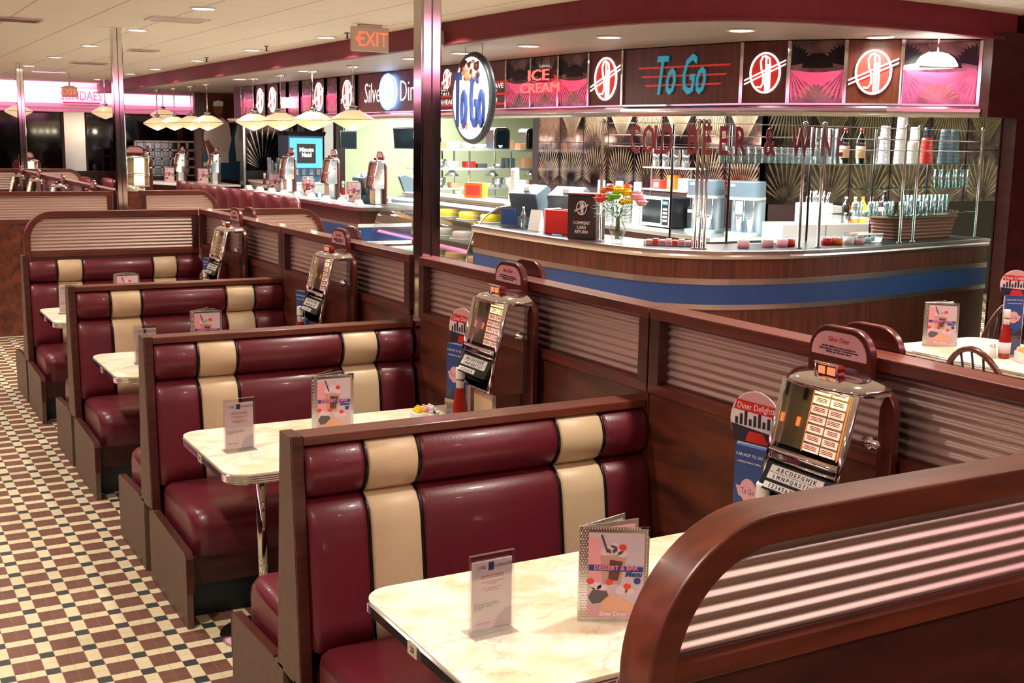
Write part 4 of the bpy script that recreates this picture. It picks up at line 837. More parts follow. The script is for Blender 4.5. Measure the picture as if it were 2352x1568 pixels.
for (x, y), lab in zip([(4.12, 11.15), (4.12, 12.4), (4.12, 13.6), (4.12, 16.05), (4.12, 17.05), (4.12, 18.2), (4.12, 19.5)], ['second pendant lamp from the right', 'third pendant lamp from the right', 'fourth pendant lamp from the right, leftmost of the near group', 'rightmost lamp of the far pendant group, in front of the painted waiter', 'second lamp from the right in the far pendant group', 'third lamp from the right in the far pendant group', 'leftmost lamp of the far pendant group']): dup(p0, (x, y, 2.75), lab)
for (x, y, z), lab in zip([(3.35, 20.3, 2.60), (1.98, 21.5, 2.62), (4.72, 21.6, 2.62)], ['lone small pendant lamp in front of the right dark window', 'small pendant lamp at the far left edge beside the column', 'small pendant lamp above the glass block wall']):
    c = dup(p0, (x, y, CZ), lab, group='small pendants by the far windows'); 
    for ch in c.children:
        if ch.name.startswith('rod'): ch.scale = (1, 1, 1)
# ---- diner counter and its stools
t = thing('diner_counter', 'long diner counter with chrome edge, wood and blue front panels', 'counter', (0, 0, 0)); DC = t
MB().box(4.72, 5.45, 11.12, 16.7, 0, 1.02).build('wood_front', 'wood_counter', t)
MB().prism([(4.62, 11.02), (4.74, 10.90), (5.50, 10.98), (5.50, 16.8), (4.62, 16.8)], 'z', 1.03, 1.062).build('worktop', 'dark_metal', t)
b = MB(); sweep(b, [(4.62, 16.8), (4.62, 11.0), (4.74, 10.88), (5.53, 10.96)], [(-.012, 1.022), (.006, 1.022), (.006, 1.066), (-.012, 1.066)]); b.build('metal_edge', 'chrome_soft', t)
MB().box(4.72, 5.45, 11.108, 11.12, .62, .80).build('blue_band', 'blue_panel', t); MB().box(4.708, 4.72, 11.12, 16.7, .62, .80).build('blue_band', 'blue_panel', t)
for z in (.80, .575): MB().box(4.70, 5.45, 11.10, 11.12, z, z+.045).build('metal_trim', 'white', t)
MB().box(4.704, 4.72, 11.12, 16.7, .80, .835).build('metal_trim', 'trim_metal', t)
def stool(y, lab):
    t = thing('counter_stool', lab, 'stool', (4.2, y, 0), 'maroon counter stools in a row')
    b = MB(); rows = []
    for i, (w_, z) in enumerate([(.20, .78), (.25, .82), (.27, .92), (.275, 1.02), (.265, 1.10), (.20, 1.155), (.10, 1.165)]):
        rows.append([(-.17-.06*math.cos(R_(a))*1.0+(.05 if abs(a) > 60 else 0), w_*math.sin(R_(a)), z) for a in range(-85, 86, 17)]+[(-.12-.05*math.cos(R_(a))+(.05 if abs(a) > 60 else 0), (w_-.035)*math.sin(R_(a)), z-(.01 if i else -.01)) for a in range(85, -86, -17)])
    b.grid(rows, 0, True, loop=True); b.add(rows[-1], [tuple(range(len(rows[-1])))]); b.build('backrest', 'maroon', t)
    MB().lathe([(.0, .72), (.20, .72), (.215, .74), (.215, .79), (.19, .81), (0, .815)], n=24).build('seat', 'maroon', t, ); MB().lathe([(.216, .72), (.222, .725), (.222, .745), (.216, .75)], n=24).build('seat_ring', 'chrome', t)
    MB().lathe([(.0, 0), (.2, 0), (.2, .01), (.05, .04), (.035, .06), (.035, .72)], n=20).build('pedestal', 'chrome_soft', t)
    return t
s0 = stool(11.9, 'counter stool nearest the camera, right end of the maroon row')
for k in range(1, 12): dup(s0, (4.2 if k < 10 else 3.5-.28*(k-9), 11.9+.62*k if k < 10 else 18.9+.55*(k-10), 0), ['second', 'third', 'fourth', 'fifth', 'sixth', 'seventh', 'eighth', 'ninth', 'tenth', 'eleventh', 'farthest'][k-1]+' counter stool from the near end of the maroon row')
# ---- curved banquette end and round table corner further along
# ---- glass pastry case
t = thing('pastry_case', 'curved glass pastry case with lit shelves between the two counters', 'display case', (4.55, 9.2, 0))
pr = [(.0, .58), (.03, .80), (.10, 1.0), (.22, 1.14), (.38, 1.24), (.55, 1.26)]
MB().prism([(.0, 0), (.0, .56), (.85, .56), (.85, 0)], 'y', -1.42, 1.2).build('base', 'steel_light', t)
b = MB(); rows = [[(x, -1.40, z), (x, 1.18, z)] for (x, z) in pr]; b.grid(rows, 0); b.build('glass_front', 'glass', t)
MB().prism(pr+[(.85, 1.26), (.85, .58)], 'y', -1.42, -1.405).build('side_panel', 'glass', t)
b = MB(); b.tube([(x, -1.415, z) for (x, z) in pr], .009, 6); b.build('edge_trim', 'chrome_soft', t)
MB().box(.45, .87, -1.42, 1.2, 1.255, 1.285).build('top', 'steel_light', t, bevel=.004)
MB().box(.84, .86, -1.4, 1.18, .58, 1.25).build('back_panel', 'wood_panel', t)
for z, x in ((.62, .06), (.84, .16), (1.05, .32)): MB().box(x, .83, -1.39, 1.17, z-.008, z).build('glass_shelf', 'steel_light' if z < .7 else 'glass_green', t)
random.seed(11); cols = [('cake', 'caramel'), ('cake', 'whip'), ('pie', 'yellow'), ('cake', 'cocoa')]
cl = ['golden cake', 'white frosted cake', 'yellow pie', 'chocolate cake']
for k in range(9):
    z = (.622, .842, 1.052)[k % 3]; x = (.28, .42, .55)[k % 3]; y = -1.15+(k//3)*.52+.1*(k % 3); i = k % 4
    c = thing(cols[(k+k//3) % 4][0], cl[(k+k//3) % 4]+' on the '+['bottom', 'middle', 'top'][k % 3]+' shelf of the pastry case, '+['nearest', 'middle', 'farthest'][k//3], 'cake', (4.55+x, 9.2+y, z)); r = .12
    MB().lathe([(0, 0), (r+.03, .0), (r+.035, .008), (0, .01)], n=18).build('plate', 'white', c); MB().lathe([(0, .01), (r, .012), (r, .07), (r*.9, .085), (0, .09)], n=18).build('filling', cols[(k+k//3) % 4][1], c)
light('case_lamp', 'AREA', (4.95, 9.1, 1.22), 10, COOL, .1, 2.0)
# ---- back bar counter, shelves and machines
t = thing('back_counter', 'steel back counter under the etched mirrors, carrying the microwave and mixers', 'counter', (0, 0, 0))
MB().prism([(7.30, 12.9), (7.14, 8.8), (7.12, 6.98), (8.31, 6.98), (8.31, 12.9)][::-1], 'z', .885, .93).build('worktop', 'steel', t, bevel=.004)
MB().prism([(7.40, 12.9), (7.24, 8.8), (7.22, 7.02), (8.31, 7.02), (8.31, 12.9)][::-1], 'z', .0, .885).build('cabinet', 'wood_dark', t)
t = thing('low_counter', 'lower steel counter at the right under the long cabinet', 'counter', (0, 0, 0))
MB().box(6.95, 8.8, 5.55, 6.97, .82, .86).build('worktop', 'steel_light', t, bevel=.003); MB().box(7.0, 8.75, 5.6, 6.96, 0, .82).build('cabinet', 'steel_light', t)
t = thing('prep_counter', 'steel prep counter with cold wells behind the pastry case', 'counter', (0, 0, 0))
MB().box(5.9, 6.7, 9.6, 16.2, .0, .95).build('cabinet', 'steel_light', t); MB().box(5.85, 6.75, 9.55, 16.2, .95, 1.0).build('worktop', 'steel_light', t, bevel=.005)
def on(z=.93): return z
# microwave
t = thing('microwave', 'white and silver microwave oven with black glass door', 'microwave', (7.50, 8.50, .93), rz=R_(-90)); T = t
# local: +x along wall to the right (world -y), front toward local -y (world -x)
MB().box(-.30, .30, .0, .42, .015, .37).build('body', 'dark_metal', t, bevel=.008); d_ = MB().box(-.30, .30, -.018, .0, .015, .37).build('door', 'white', t, bevel=.004)
MB().box(-.26, .12, -.022, -.017, .055, .335).build('door_window', 'screen', d_); MB().box(.145, .27, -.022, -.017, .04, .345).build('control_panel', 'dark_metal', d_); MB().box(.16, .255, -.0235, -.021, .285, .32).build('display', 'screen_blue', d_)
for k in range(4): MB().box(.165, .25, -.0235, -.021, .08+k*.045, .105+k*.045).build('button', 'white', d_)
for x in (-.25, .25): MB().box(x-.02, x+.02, .05, .09, 0, .016).build('foot', 'black', t)
t = thing('toaster', 'grey steel toaster box between the microwave and the mixers', 'toaster', (7.72, 8.05, .93), rz=R_(-90)); MB().box(-.11, .11, -.02, .26, .02, .27).build('body', 'steel', t, bevel=.012); MB().box(-.10, .10, .02, .06, .268, .273).build('slot', 'black', t); MB().box(-.09, .03, -.024, -.019, .20, .235).build('label_plate', 'white', t); MB().box(-.10, .10, 0, .24, 0, .02).build('foot', 'black', t)
def mixer(x, y, lab):
    t = thing('drink_mixer', lab, 'drink mixer', (x, y, .93), 'tall silver milkshake mixers', rz=R_(-62))
    MB().prism(rrect(-.20, .20, -.18, .20, .09, 6), 'z', 0, .035).build('base', 'mixer_grey', t, bevel=.006)
    MB().prism(rrect(-.18, .18, .0, .19, .05, 5), 'z', .035, .42).build('column', 'mixer_grey', t)
    MB().prism(rrect(-.19, .19, -.16, .19, .10, 6), 'z', .42, .60).build('motor_head', 'grey_plastic', t, bevel=.010); MB().prism(rrect(-.195, .195, -.165, .195, .10, 6), 'z', .395, .425).build('collar', 'steel_light', t)
    for q in (-.10, .02, .13): MB().lathe([(.006, .16), (.006, .42)], (q, -.09, 0), 8).build('spindle', 'chrome', t); 
    for q in (-.04, .09): MB().lathe([(.034, .0), (.045, .16), (.046, .17), (0, .165)], (q, -.07, .035), 14).build('cup_rest', 'chrome', t)
    MB().box(-.05, .03, -.168, -.163, .24, .38).build('label_card', 'white', t); MB().box(-.12, -.07, -.166, -.160, .54, .57).build('badge', 'white', t)
    return t
m0 = mixer(7.62, 7.72, 'left tall silver milkshake mixer beside the rack posts'); dup(m0, (7.80, 7.22, .93), 'right tall silver milkshake mixer')
t = thing('soda_cabinet', 'long low brushed steel cabinet at the right with bottles on it', 'cabinet', (7.32, 6.38, .86), rz=R_(-12)); MB().box(0, 1.45, -.42, 0, 0, .285).build('body', 'steel_light', t, bevel=.006); MB().box(.5, .505, -.424, -.42, .02, .27).build('door_gap', 'dark_metal', t)
t = thing('cutlery_bin', 'tall glaring white dispenser box beside the steel cabinet', 'dispenser', (7.62, 6.15, 1.147), rz=R_(-12)); MB().box(0, .30, -.15, .10, 0, .20).build('body', 'white', t, bevel=.01); MB().box(.30, .46, -.12, .10, 0, .17).build('side_bin', 'steel_light', t)
b = MB(); random.seed(2)
for k in range(24): x, y = random.uniform(.02, .28), random.uniform(-.13, .08); b.tube([(x, y, .18), (x+random.uniform(-.03, .03), y, .27+random.uniform(0, .06))], .006, 5)
b.build('straws', 'plastic_clear', t)
def bottle(nm_, x, y, z, h, r, m, cm, lab, grp, labm=None, cat='bottle'):
    t = thing(nm_, lab, cat, (x, y, z), grp)
    MB().lathe([(0, 0), (r, 0), (r, h*.62), (r*.8, h*.72), (r*.36, h*.84), (r*.34, h*.93), (0, h*.93)], n=14).build('body', m, t)
    MB().lathe([(0, h*.92), (r*.42, h*.92), (r*.38, h), (0, h)], n=12).build('cap', cm, t)
    if labm: MB().lathe([(r*1.02, h*.15), (r*1.02, h*.5)], n=14).build('label', labm, t)
    return t
for k, (x, y, m_, c_, lm, lab) in enumerate([(8.05, 5.93, 'bottle_dark', 'white', None, 'leftmost dark sauce bottle on the steel cabinet'), (8.15, 5.90, 'orange', 'white', 'paper', 'orange sauce bottle on the steel cabinet'), (8.24, 5.88, 'yellow', 'orange', 'paper', 'yellow squeeze bottle on the steel cabinet'), (8.34, 5.86, 'paper', 'white', None, 'white squeeze bottle on the steel cabinet'), (8.50, 5.84, 'bottle_dark', 'black', 'menu_pink', 'dark syrup bottle with oval label at the right end of the steel cabinet')]): bottle('sauce_bottle', x, y, 1.147, .27 if k < 4 else .33, .042 if k < 4 else .06, m_, c_, lab, 'sauce bottles on the steel cabinet', lm)
# things on the glass shelf of the rack
SH = 1.785
def glass(x, y, z, h, r, lab, grp, m='plastic_clear', nm_='drinking_glass'):
    t = thing(nm_, lab, 'glass', (x, y, z), grp); MB().lathe([(0, 0), (r*.8, 0), (r, h), (r*.93, h), (r*.74, .006), (0, .006)], n=10).build('bowl', m, t); return t
g0 = None
for k in range(14):
    x = 5.42+.072*k*1.02; y = 4.66-.03*math.sin(k*.3)
    for r_ in range(2):
        lab = 'clear stemmed glass on the top rack shelf, '+['front', 'back'][r_]+' row, behind the lettering'
        if g0 is None: g0 = glass(x, y, SH, .13, .030, lab, 'clear glasses lined up on the top rack shelf')
        else: dup(g0, (x+.02*r_, y+.12*r_, SH), lab)
for k in range(3): glass(6.36+.085*k, 4.60, SH, .30, .036, 'tall upturned clear pitcher stack beside the wine bottles, '+['left', 'middle', 'right'][k]+' one', 'tall clear cup stacks left of the wine bottles')
for k, x in enumerate((6.78, 6.98)): bottle('wine_bottle', x, 4.72, SH, .31, .042, 'bottle_dark', 'red', ['left', 'right'][k]+' dark wine bottle with pale label on the top shelf', 'dark wine bottles on the top shelf', 'caramel')
def cupstack(x, y, z, h, r, m, lab, cat='cup stack', grp='paper cup stacks on the top rack shelf'):
    t = thing('cup_stack', lab, cat, (x, y, z), grp); n = int(h/.035); b = MB(); pr = [(0, 0), (r, 0)]
    for k in range(n): pr += [(r*(1-.25*k/n)*1.06, k*h/n+.003), (r*(1-.25*k/n)*1.06, k*h/n+.012), (r*(1-.25*(k+1)/n), (k+1)*h/n)]
    b.lathe(pr+[(0, h)], n=14); b.build('cups', m, t); return t
for a in [(7.22, 4.70, .24, .05, 'plastic_clear', 'left clear plastic cup stack right of the wine bottles'), (7.34, 4.78, .34, .052, 'paper', 'tall patterned paper cup stack at the top shelf'), (7.52, 4.75, .42, .058, 'paper', 'tallest patterned paper cup stack reaching the rail'), (7.72, 4.80, .20, .06, 'exit_body', 'short cream cup stack'), (7.82, 4.86, .34, .058, 'white', 'tall white paper cup stack'), (7.98, 4.86, .24, .062, 'red', 'red plastic cup stack on the top shelf'), (8.12, 4.98, .34, .05, 'dark_metal', 'dark cup stack at the right of the top shelf'), (8.3, 4.92, .33, .06, 'grey_plastic', 'grey blue cup stack at the right end'), (8.46, 4.96, .33, .06, 'grey_plastic', 'last grey blue cup stack beside the mirrored wall return')]: cupstack(a[0], a[1], SH, a[2], a[3], a[4], a[5])
# glassware on lower shelves
random.seed(9)
for k in range(9):
    glass(7.05+.10*k, 4.80+.06*(k % 2), 1.33, .10, .04, 'small inverted glass on the lowest glass shelf, above the wicker basket', 'small glasses on the lowest rack shelf')
for k in range(6):
    glass(7.9+.11*k, 5.0, 1.33, .15, .042, 'clear sundae glass on the lowest shelf, right half', 'sundae glasses on the lowest rack shelf')
for k in range(5):
    glass(8.15+.10*k, 4.86, 1.56, .17, .036, 'clear tumbler on the middle glass shelf at the right', 'tumblers on the middle rack shelf')
# wicker basket
t = thing('wicker_basket', 'long brown wicker basket on the counter at the right', 'basket', (7.98, 4.96, 1.072), rz=R_(9))
b = MB(); rows = []
for i in range(25):
    z = .20*i/24; s = .86+.14*i/24; w_ = .006*math.sin(i*PI*.5); rows.append([(x*s+w_*math.copysign(1, x), y*s+w_*math.copysign(1, y), z+(.03*(abs(x)/.5)**2 if i == 24 else 0)) for (x, y) in rrect(-.52, .52, -.17, .17, .06, 4)])
b.grid(rows, 0, True, loop=True); b.add(rows[0], [tuple(range(len(rows[0])))]); b.build('woven_body', 'wicker', t); b = MB(); b.tube([(x, y, .205) for (x, y) in rrect(-.52, .52, -.17, .17, .06, 4)], .014, 7, closed=True); b.build('rim', 'wicker', t)
b = MB()
for k in range(30): b.ball((random.uniform(-.45, .45), random.uniform(-.12, .12), random.uniform(.16, .22)), random.uniform(.025, .045), 0, 8, 5)
o = b.build('wrapped_sweets', 'plastic_clear'); o.location = (7.98, 4.96, 1.072); o.rotation_euler = (0, 0, R_(9)); tag(o, 'heap of clear wrapped sweets filling the wicker basket', 'sweets'); o['kind'] = 'stuff'
t = thing('takeout_box', 'small clear plastic tray of sweets left of the wicker basket', 'tray', (7.02, 4.66, 1.072)); MB().prism([(-.14, 0), (.14, 0), (.17, .09), (-.17, .09)], 'y', -.09, .09).build('tray', 'plastic_clear', t, bevel=.01); b = MB()
for k in range(10): b.ball((random.uniform(-.11, .11), random.uniform(-.06, .06), .03+random.uniform(0, .03)), .022, k % 2, 8, 5)
b.build('contents', ['flower_pink', 'white'], t)
for k, (x, m_) in enumerate([(6.86, 'flower_pink'), (6.76, 'white'), (6.60, 'orange'), (6.50, 'red'), (5.96, 'flower_pink'), (6.06, 'red'), (5.80, 'menu_pink'), (5.55, 'flower_pink')]):
    t = thing('candy_jar', 'low '+['pink', 'white', 'orange', 'red', 'rosy', 'deep red', 'dusty pink', 'pale pink'][k]+' candy tub on the counter edge under the rack, '+['right half', 'left half'][k > 3], 'tub', (x, 4.56+.02*(k % 2), 1.072), 'candy tubs along the counter'); MB().lathe([(0, 0), (.05, 0), (.052, .055), (.04, .06), (0, .06)], n=14).build('tub', m_, t); MB().lathe([(0, .06), (.053, .06), (.053, .07), (0, .07)], n=14).build('lid', 'plastic_clear', t)
t = thing('candy_tray', 'long clear tray of pink candy on the counter beside the vase', 'tray', (5.12, 4.90, 1.072), rz=R_(-42)); MB().box(-.30, .22, -.05, .06, 0, .04).build('tray', 'plastic_clear', t); b = MB()
for k in range(9): b.box(-.28+k*.055, -.235+k*.055, -.04, .05, .005, .05+.01*(k % 2), k % 3)
b.build('contents', ['flower_pink', 'cherry', 'menu_pink'], t)
# vase of flowers
t = thing('flower_vase', 'clear glass vase with yellow, red and pink flowers on the counter', 'flower vase', (4.745, 5.29, 1.072)); 
MB().lathe([(0, 0), (.045, 0), (.042, .02), (.055, .05), (.072, .11), (.070, .14), (.045, .19), (.036, .23), (.046, .27), (.043, .27), (.033, .23), (.041, .19), (.066, .14), (.067, .11), (.05, .055), (.03, .03), (0, .03)], n=20).build('vase', 'glass', t)
b = MB(); random.seed(4)
for k in range(16): a = 2*PI*k/16; r = .02+.02*(k % 3); b.tube([(r*.4*math.cos(a), r*.4*math.sin(a), .04), (.015*math.cos(a+.5), .015*math.sin(a+.5), .22), (r*3*math.cos(a), r*3*math.sin(a), .34+.01*(k % 4))], .0025, 5)
b.build('stems', 'green', t)
b = MB()
for k in range(260):
    a = random.uniform(0, 2*PI); r = random.uniform(.02, .20); z = .33+random.uniform(-.06, .05)-r*.25; d = Vector((math.cos(a), math.sin(a), random.uniform(-.4, .6))).normalized(); s = Vector((-math.sin(a), math.cos(a), 0)); p = Vector((r*math.cos(a), r*math.sin(a), z)); L_ = .06
    b.add([p, p+d*L_*.5+s*.008, p+d*L_, p+d*L_*.5-s*.008], [(0, 1, 2, 3)])
b.build('foliage', 'green', t)
def flower(c, r, m_, n=14):
    b = MB(); b.ball(c, r*.72, 0, 10, 6, (1, 1, .7))
    for ring, (rr, el) in enumerate([(1., .1), (.85, .6), (.6, 1.1)]):
        for k in range(n-ring*3):
            a = 2*PI*(k+.5*ring)/(n-ring*3); d = Vector((math.cos(a)*math.cos(el), math.sin(a)*math.cos(el), math.sin(el))); s = Vector((-math.sin(a), math.cos(a), 0)); o = Vector(c); b.add([o+d*r*.2, o+d*r*.7*rr+s*r*.22, o+d*r*rr+Vector((0, 0, r*.1)), o+d*r*.7*rr-s*r*.22], [(0, 1, 2, 3)])
    return b.build('flower', m_, t)
# camera looks roughly along +x+y here: left of picture = (-.49... ) direction (-.87,.49)
def fl(lat, dep, z, r, m_): lat *= 1.3; flower((lat*.87+dep*.49, -lat*.49+dep*.87, z), r*1.35, m_)
fl(-.125, -.06, .385, .050, 'flower_red'); fl(-.02, -.05, .41, .045, 'lime'); fl(-.06, -.03, .39, .04, 'lime'); fl(.0, .0, .46, .05, 'yellow'); fl(.05, .0, .44, .048, 'yellow'); fl(.02, -.07, .36, .034, 'yellow'); fl(.06, -.06, .37, .034, 'yellow'); fl(-.05, .05, .47, .04, 'orange'); fl(.06, .06, .48, .04, 'orange'); fl(-.10, .04, .45, .035, 'orange'); fl(.12, -.02, .41, .06, 'flower_pink'); fl(.15, -.05, .36, .05, 'flower_pink')
# comment card box
t = thing('comment_box', 'dark brown comment card box with white lettering on the counter', 'box', (4.70, 5.78, 1.072), rz=R_(-58)); MB().box(-.15, .13, .0, .20, 0, .40).build('box', 'wall_dark', t, bevel=.004); MB().box(-.16, .14, -.01, .21, .395, .41).build('lid', 'fascia', t, bevel=.003)
join_text('lettering', ['paper'], [(0, (s, .040, (-.01, -.002, z), FR, dict(sx=.85))) for s, z in [('COMMENT', .145), ('CARD', .105), ('RETURN', .065)]], t); logo(t, -.01, .28, .13, -.001, ('paper', 'wall_dark'))
# red menu bin
t = thing('menu_bin', 'open red bin for menus on the counter left of the comment box', 'bin', (4.86, 6.30, 1.072), rz=R_(-75)); MB().box(-.29, .29, .0, .015, 0, .22).box(-.29, -.275, .015, .2, 0, .22).box(.275, .29, .015, .2, 0, .22).box(-.275, .275, .185, .2, 0, .22).box(-.275, .275, .015, .185, 0, .01).build('box', 'red', t, bevel=.002); MB().box(-.30, -.28, -.006, .21, 0, .23).build('end_strip', 'flower_pink', t)
t = thing('pen', 'pen lying by the red bin at the counter', 'pen', (4.70, 6.22, 1.079), rz=R_(-80)); MB().lathe([(.0, -.07), (.005, -.06), (.005, .06), (.002, .075)], (0, 0, 0), 8, ax='x').build('barrel', 'screen_blue', t)
# cash registers
def register(x, y, z, rz, lab, nm_='cash_register'):
    t = thing(nm_, lab, 'cash register', (x, y, z), 'grey cash registers', rz=rz)
    MB().prism([(-.2, 0), (.2, 0), (.18, .10), (-.2, .05)], 'x', -.19, .19).build('base', 'grey_plastic', t, bevel=.006)
    MB().prism([(.0, .09), (.12, .09), (.19, .33), (-.02, .42), (-.10, .38)], 'x', -.17, .17).build('monitor_housing', 'grey_plastic', t, bevel=.012); MB().prism([(-.105, .372), (-.005, .10), (-.009, .098), (-.109, .368)], 'x', -.14, .14).build('screen', 'screen', t); MB().box(-.05, .02, .10, .13, .36, .40).build('logo_plate', 'white', t)
    return t
r0 = register(5.30, 6.95, 1.072, R_(120), 'near grey cash register behind the red bin'); dup(r0, (5.15, 7.45, 1.072), 'second grey register behind and left of the first', rz=R_(115))
dup(r0, (5.35, 12.3, 1.0+.062), 'pale screened register on the diner counter, near its end', rz=R_(95)); dup(r0, (6.3, 13.2, 1.0), 'register on the steel prep counter with tilted screen', rz=R_(250))
t = thing('leaflet_holder', 'clear leaflet holder with blue flyers beside the pastry case', 'leaflet holder', (4.80, 7.35, 1.072), rz=R_(-75)); MB().box(-.12, .12, 0, .08, 0, .015).box(-.12, .12, .03, .04, .015, .2).build('stand', 'plastic_clear', t); MB().box(-.1, .1, .015, .025, .02, .18).build('flyer', 'blue_panel', t)
t = thing('napkin_holder', 'small white tent card on the counter beside the register', 'card', (4.85, 6.85, 1.072), rz=R_(-70)); MB().prism([(-.05, 0), (.05, 0), (.0, .20)], 'x', -.07, .07).build('card', 'white', t)
bottle('sauce_bottle', 4.80, 7.02, 1.072, .22, .03, 'plastic_clear', 'white', 'clear bottle standing by the registers', None, None)
# cup towers near the kitchen pass
for k, (x, y, h, lab) in enumerate([(5.22, 7.95, .36, 'tall white paper cup tower on the pastry case'), (5.30, 8.12, .26, 'shorter white cup tower behind the tall one')]): cupstack(x, y, 1.286, h, .055, 'white', lab, grp='cup towers by the pastry case')
for k in range(5): cupstack(7.55+.03*k, 9.78-.16*k, .93, .52-.04*(k % 2), .062, 'plastic_clear' if k % 2 else 'white', 'upturned clear cup stack left of the microwave, '+['first', 'second', 'third', 'fourth', 'fifth'][k]+' from the left', grp='tall cup stacks left of the microwave')
t = thing('supply_rack', 'steel wire rack with red boxes and cups above the microwave', 'rack', (7.72, 8.55, 1.30), rz=R_(-90)); 
for x in (-.45, .35): MB().box(x-.008, x+.008, .05, .066, -.37, .34).build('post', 'steel', t)
MB().box(-.50, .40, -.05, .28, .06, .08).build('shelf', 'steel_light', t); MB().box(-.5, .4, -.05, .28, .33, .345).build('shelf', 'steel_light', t)
for k, (x, m_, w_, h_) in enumerate([(-.30, 'sign_red', .16, .11), (-.02, 'orange', .13, .17), (.2, 'white', .12, .14)]): c = thing('supply_box', ['pink-red packet', 'orange packet', 'white packet'][k]+' on the wire rack above the microwave', 'packet', (7.80, 8.55-x, 1.38), rz=R_(-90)); MB().box(-w_/2, w_/2, -.06, .06, 0, h_).build('packet', m_, c, bevel=.006); MB().box(-w_*.3, w_*.3, -.063, -.06, h_*.2, h_*.7).build('label', 'white', c)
for k in range(4): glass(7.80, 8.95-.2*k, 1.645, .22, .05, 'clear plastic tumbler stack on top of the wire rack', 'tumbler stacks on the wire rack')
# ================================================================ THINGS ON THE BOOTH TABLES
TZ = .7605
def poly_y(b, pts, y, m=0, th=.0004): b.prism(pts, 'y', y-th, y, m); return b
def ell(cx, cz, rx, rz, n=18, a0=0, a1=360): return [(cx+rx*math.cos(R_(a0+(a1-a0)*k/n)), cz+rz*math.sin(R_(a0+(a1-a0)*k/n))) for k in range(n if a1-a0 == 360 else n+1)]
def cover(t, w, h, y, detail=True, par=None):
    """printed cover: tall shake glass, cherries, ice cream and lettering, on the face at local y"""
    b = MB(); S_ = h/.245
    def X(x): return x*S_
    poly_y(b, [(w*.13, h*.045), (w*.93, h*.045), (w*.93, h*.94), (w*.13, h*.94)], y, 0)
    poly_y(b, [(w*.13, h*.40), (w*.32, h*.40), (w*.30, h*.88), (w*.13, h*.90)], y-.0003, 1)
    poly_y(b, [(w*.34, h*.40), (w*.60, h*.40), (w*.68, h*.70), (w*.30, h*.70)], y-.0005, 2)
    poly_y(b, [(w*.42, h*.44), (w*.56, h*.44), (w*.63, h*.64), (w*.44, h*.66)], y-.0007, 3)
    for cx, cz, r in [(.38, .74, .05), (.46, .77, .055), (.55, .75, .05), (.62, .72, .045), (.50, .81, .035), (.25, .38, .05), (.34, .36, .045), (.62, .34, .055), (.74, .33, .045), (.19, .33, .04)]: poly_y(b, ell(w*cx, h*cz, w*r*1.6, h*r*.8), y-.0009, 4)
    for cx, cz in [(.62, .79), (.44, .425), (.70, .38), (.17, .43)]: poly_y(b, ell(w*cx, h*cz, w*.055, h*.032), y-.0012, 5)
    poly_y(b, [(w*.30, h*.915), (w*.33, h*.92), (w*.42, h*.74), (w*.39, h*.73)], y-.0011, 3)
    poly_y(b, [(w*.14, h*.26), (w*.20, h*.34), (w*.40, h*.33), (w*.46, h*.25), (w*.30, h*.20), (w*.20, h*.19)], y-.0010, 6)
    poly_y(b, [(w*.30, h*.19), (w*.48, h*.31), (w*.66, h*.24), (w*.84, h*.17), (w*.80, h*.12), (w*.34, h*.12)], y-.0013, 7)
    poly_y(b, [(w*.13, h*.045), (w*.76, h*.045), (w*.86, h*.14), (w*.13, h*.18)], y-.0008, 8)
    poly_y(b, [(w*.14, h*.545), (w*.92, h*.535), (w*.92, h*.585), (w*.14, h*.605)], y-.0014, 9)
    poly_y(b, ell(w*.84, h*.44, w*.05, h*.035), y-.0014, 9)
    c = b.build('cover_picture', ['menu_grey', 'print_pink', 'print_tan', 'print_brown', 'whip', 'cherry', 'print_dark', 'print_peach', 'menu_pink', 'text_blue'], par or t)
    if detail: join_text('lettering', ['text_pink', 'text_white', 'text_blue'], [(0, ('DESSERT & BAR', h*.064, (w*.53, y-.0018, h*.572), FR, dict(offset=.0004, ext=.0001))), (2, ('Menu', h*.075, (w*.78, y-.0018, h*.508), FR, dict(shear=.3, offset=.0008, ext=.0001))), (1, ('Silver Diner', h*.075, (w*.50, y-.0018, h*.085), FR, dict(sx=.75, ext=.0001)))], c)
    return c
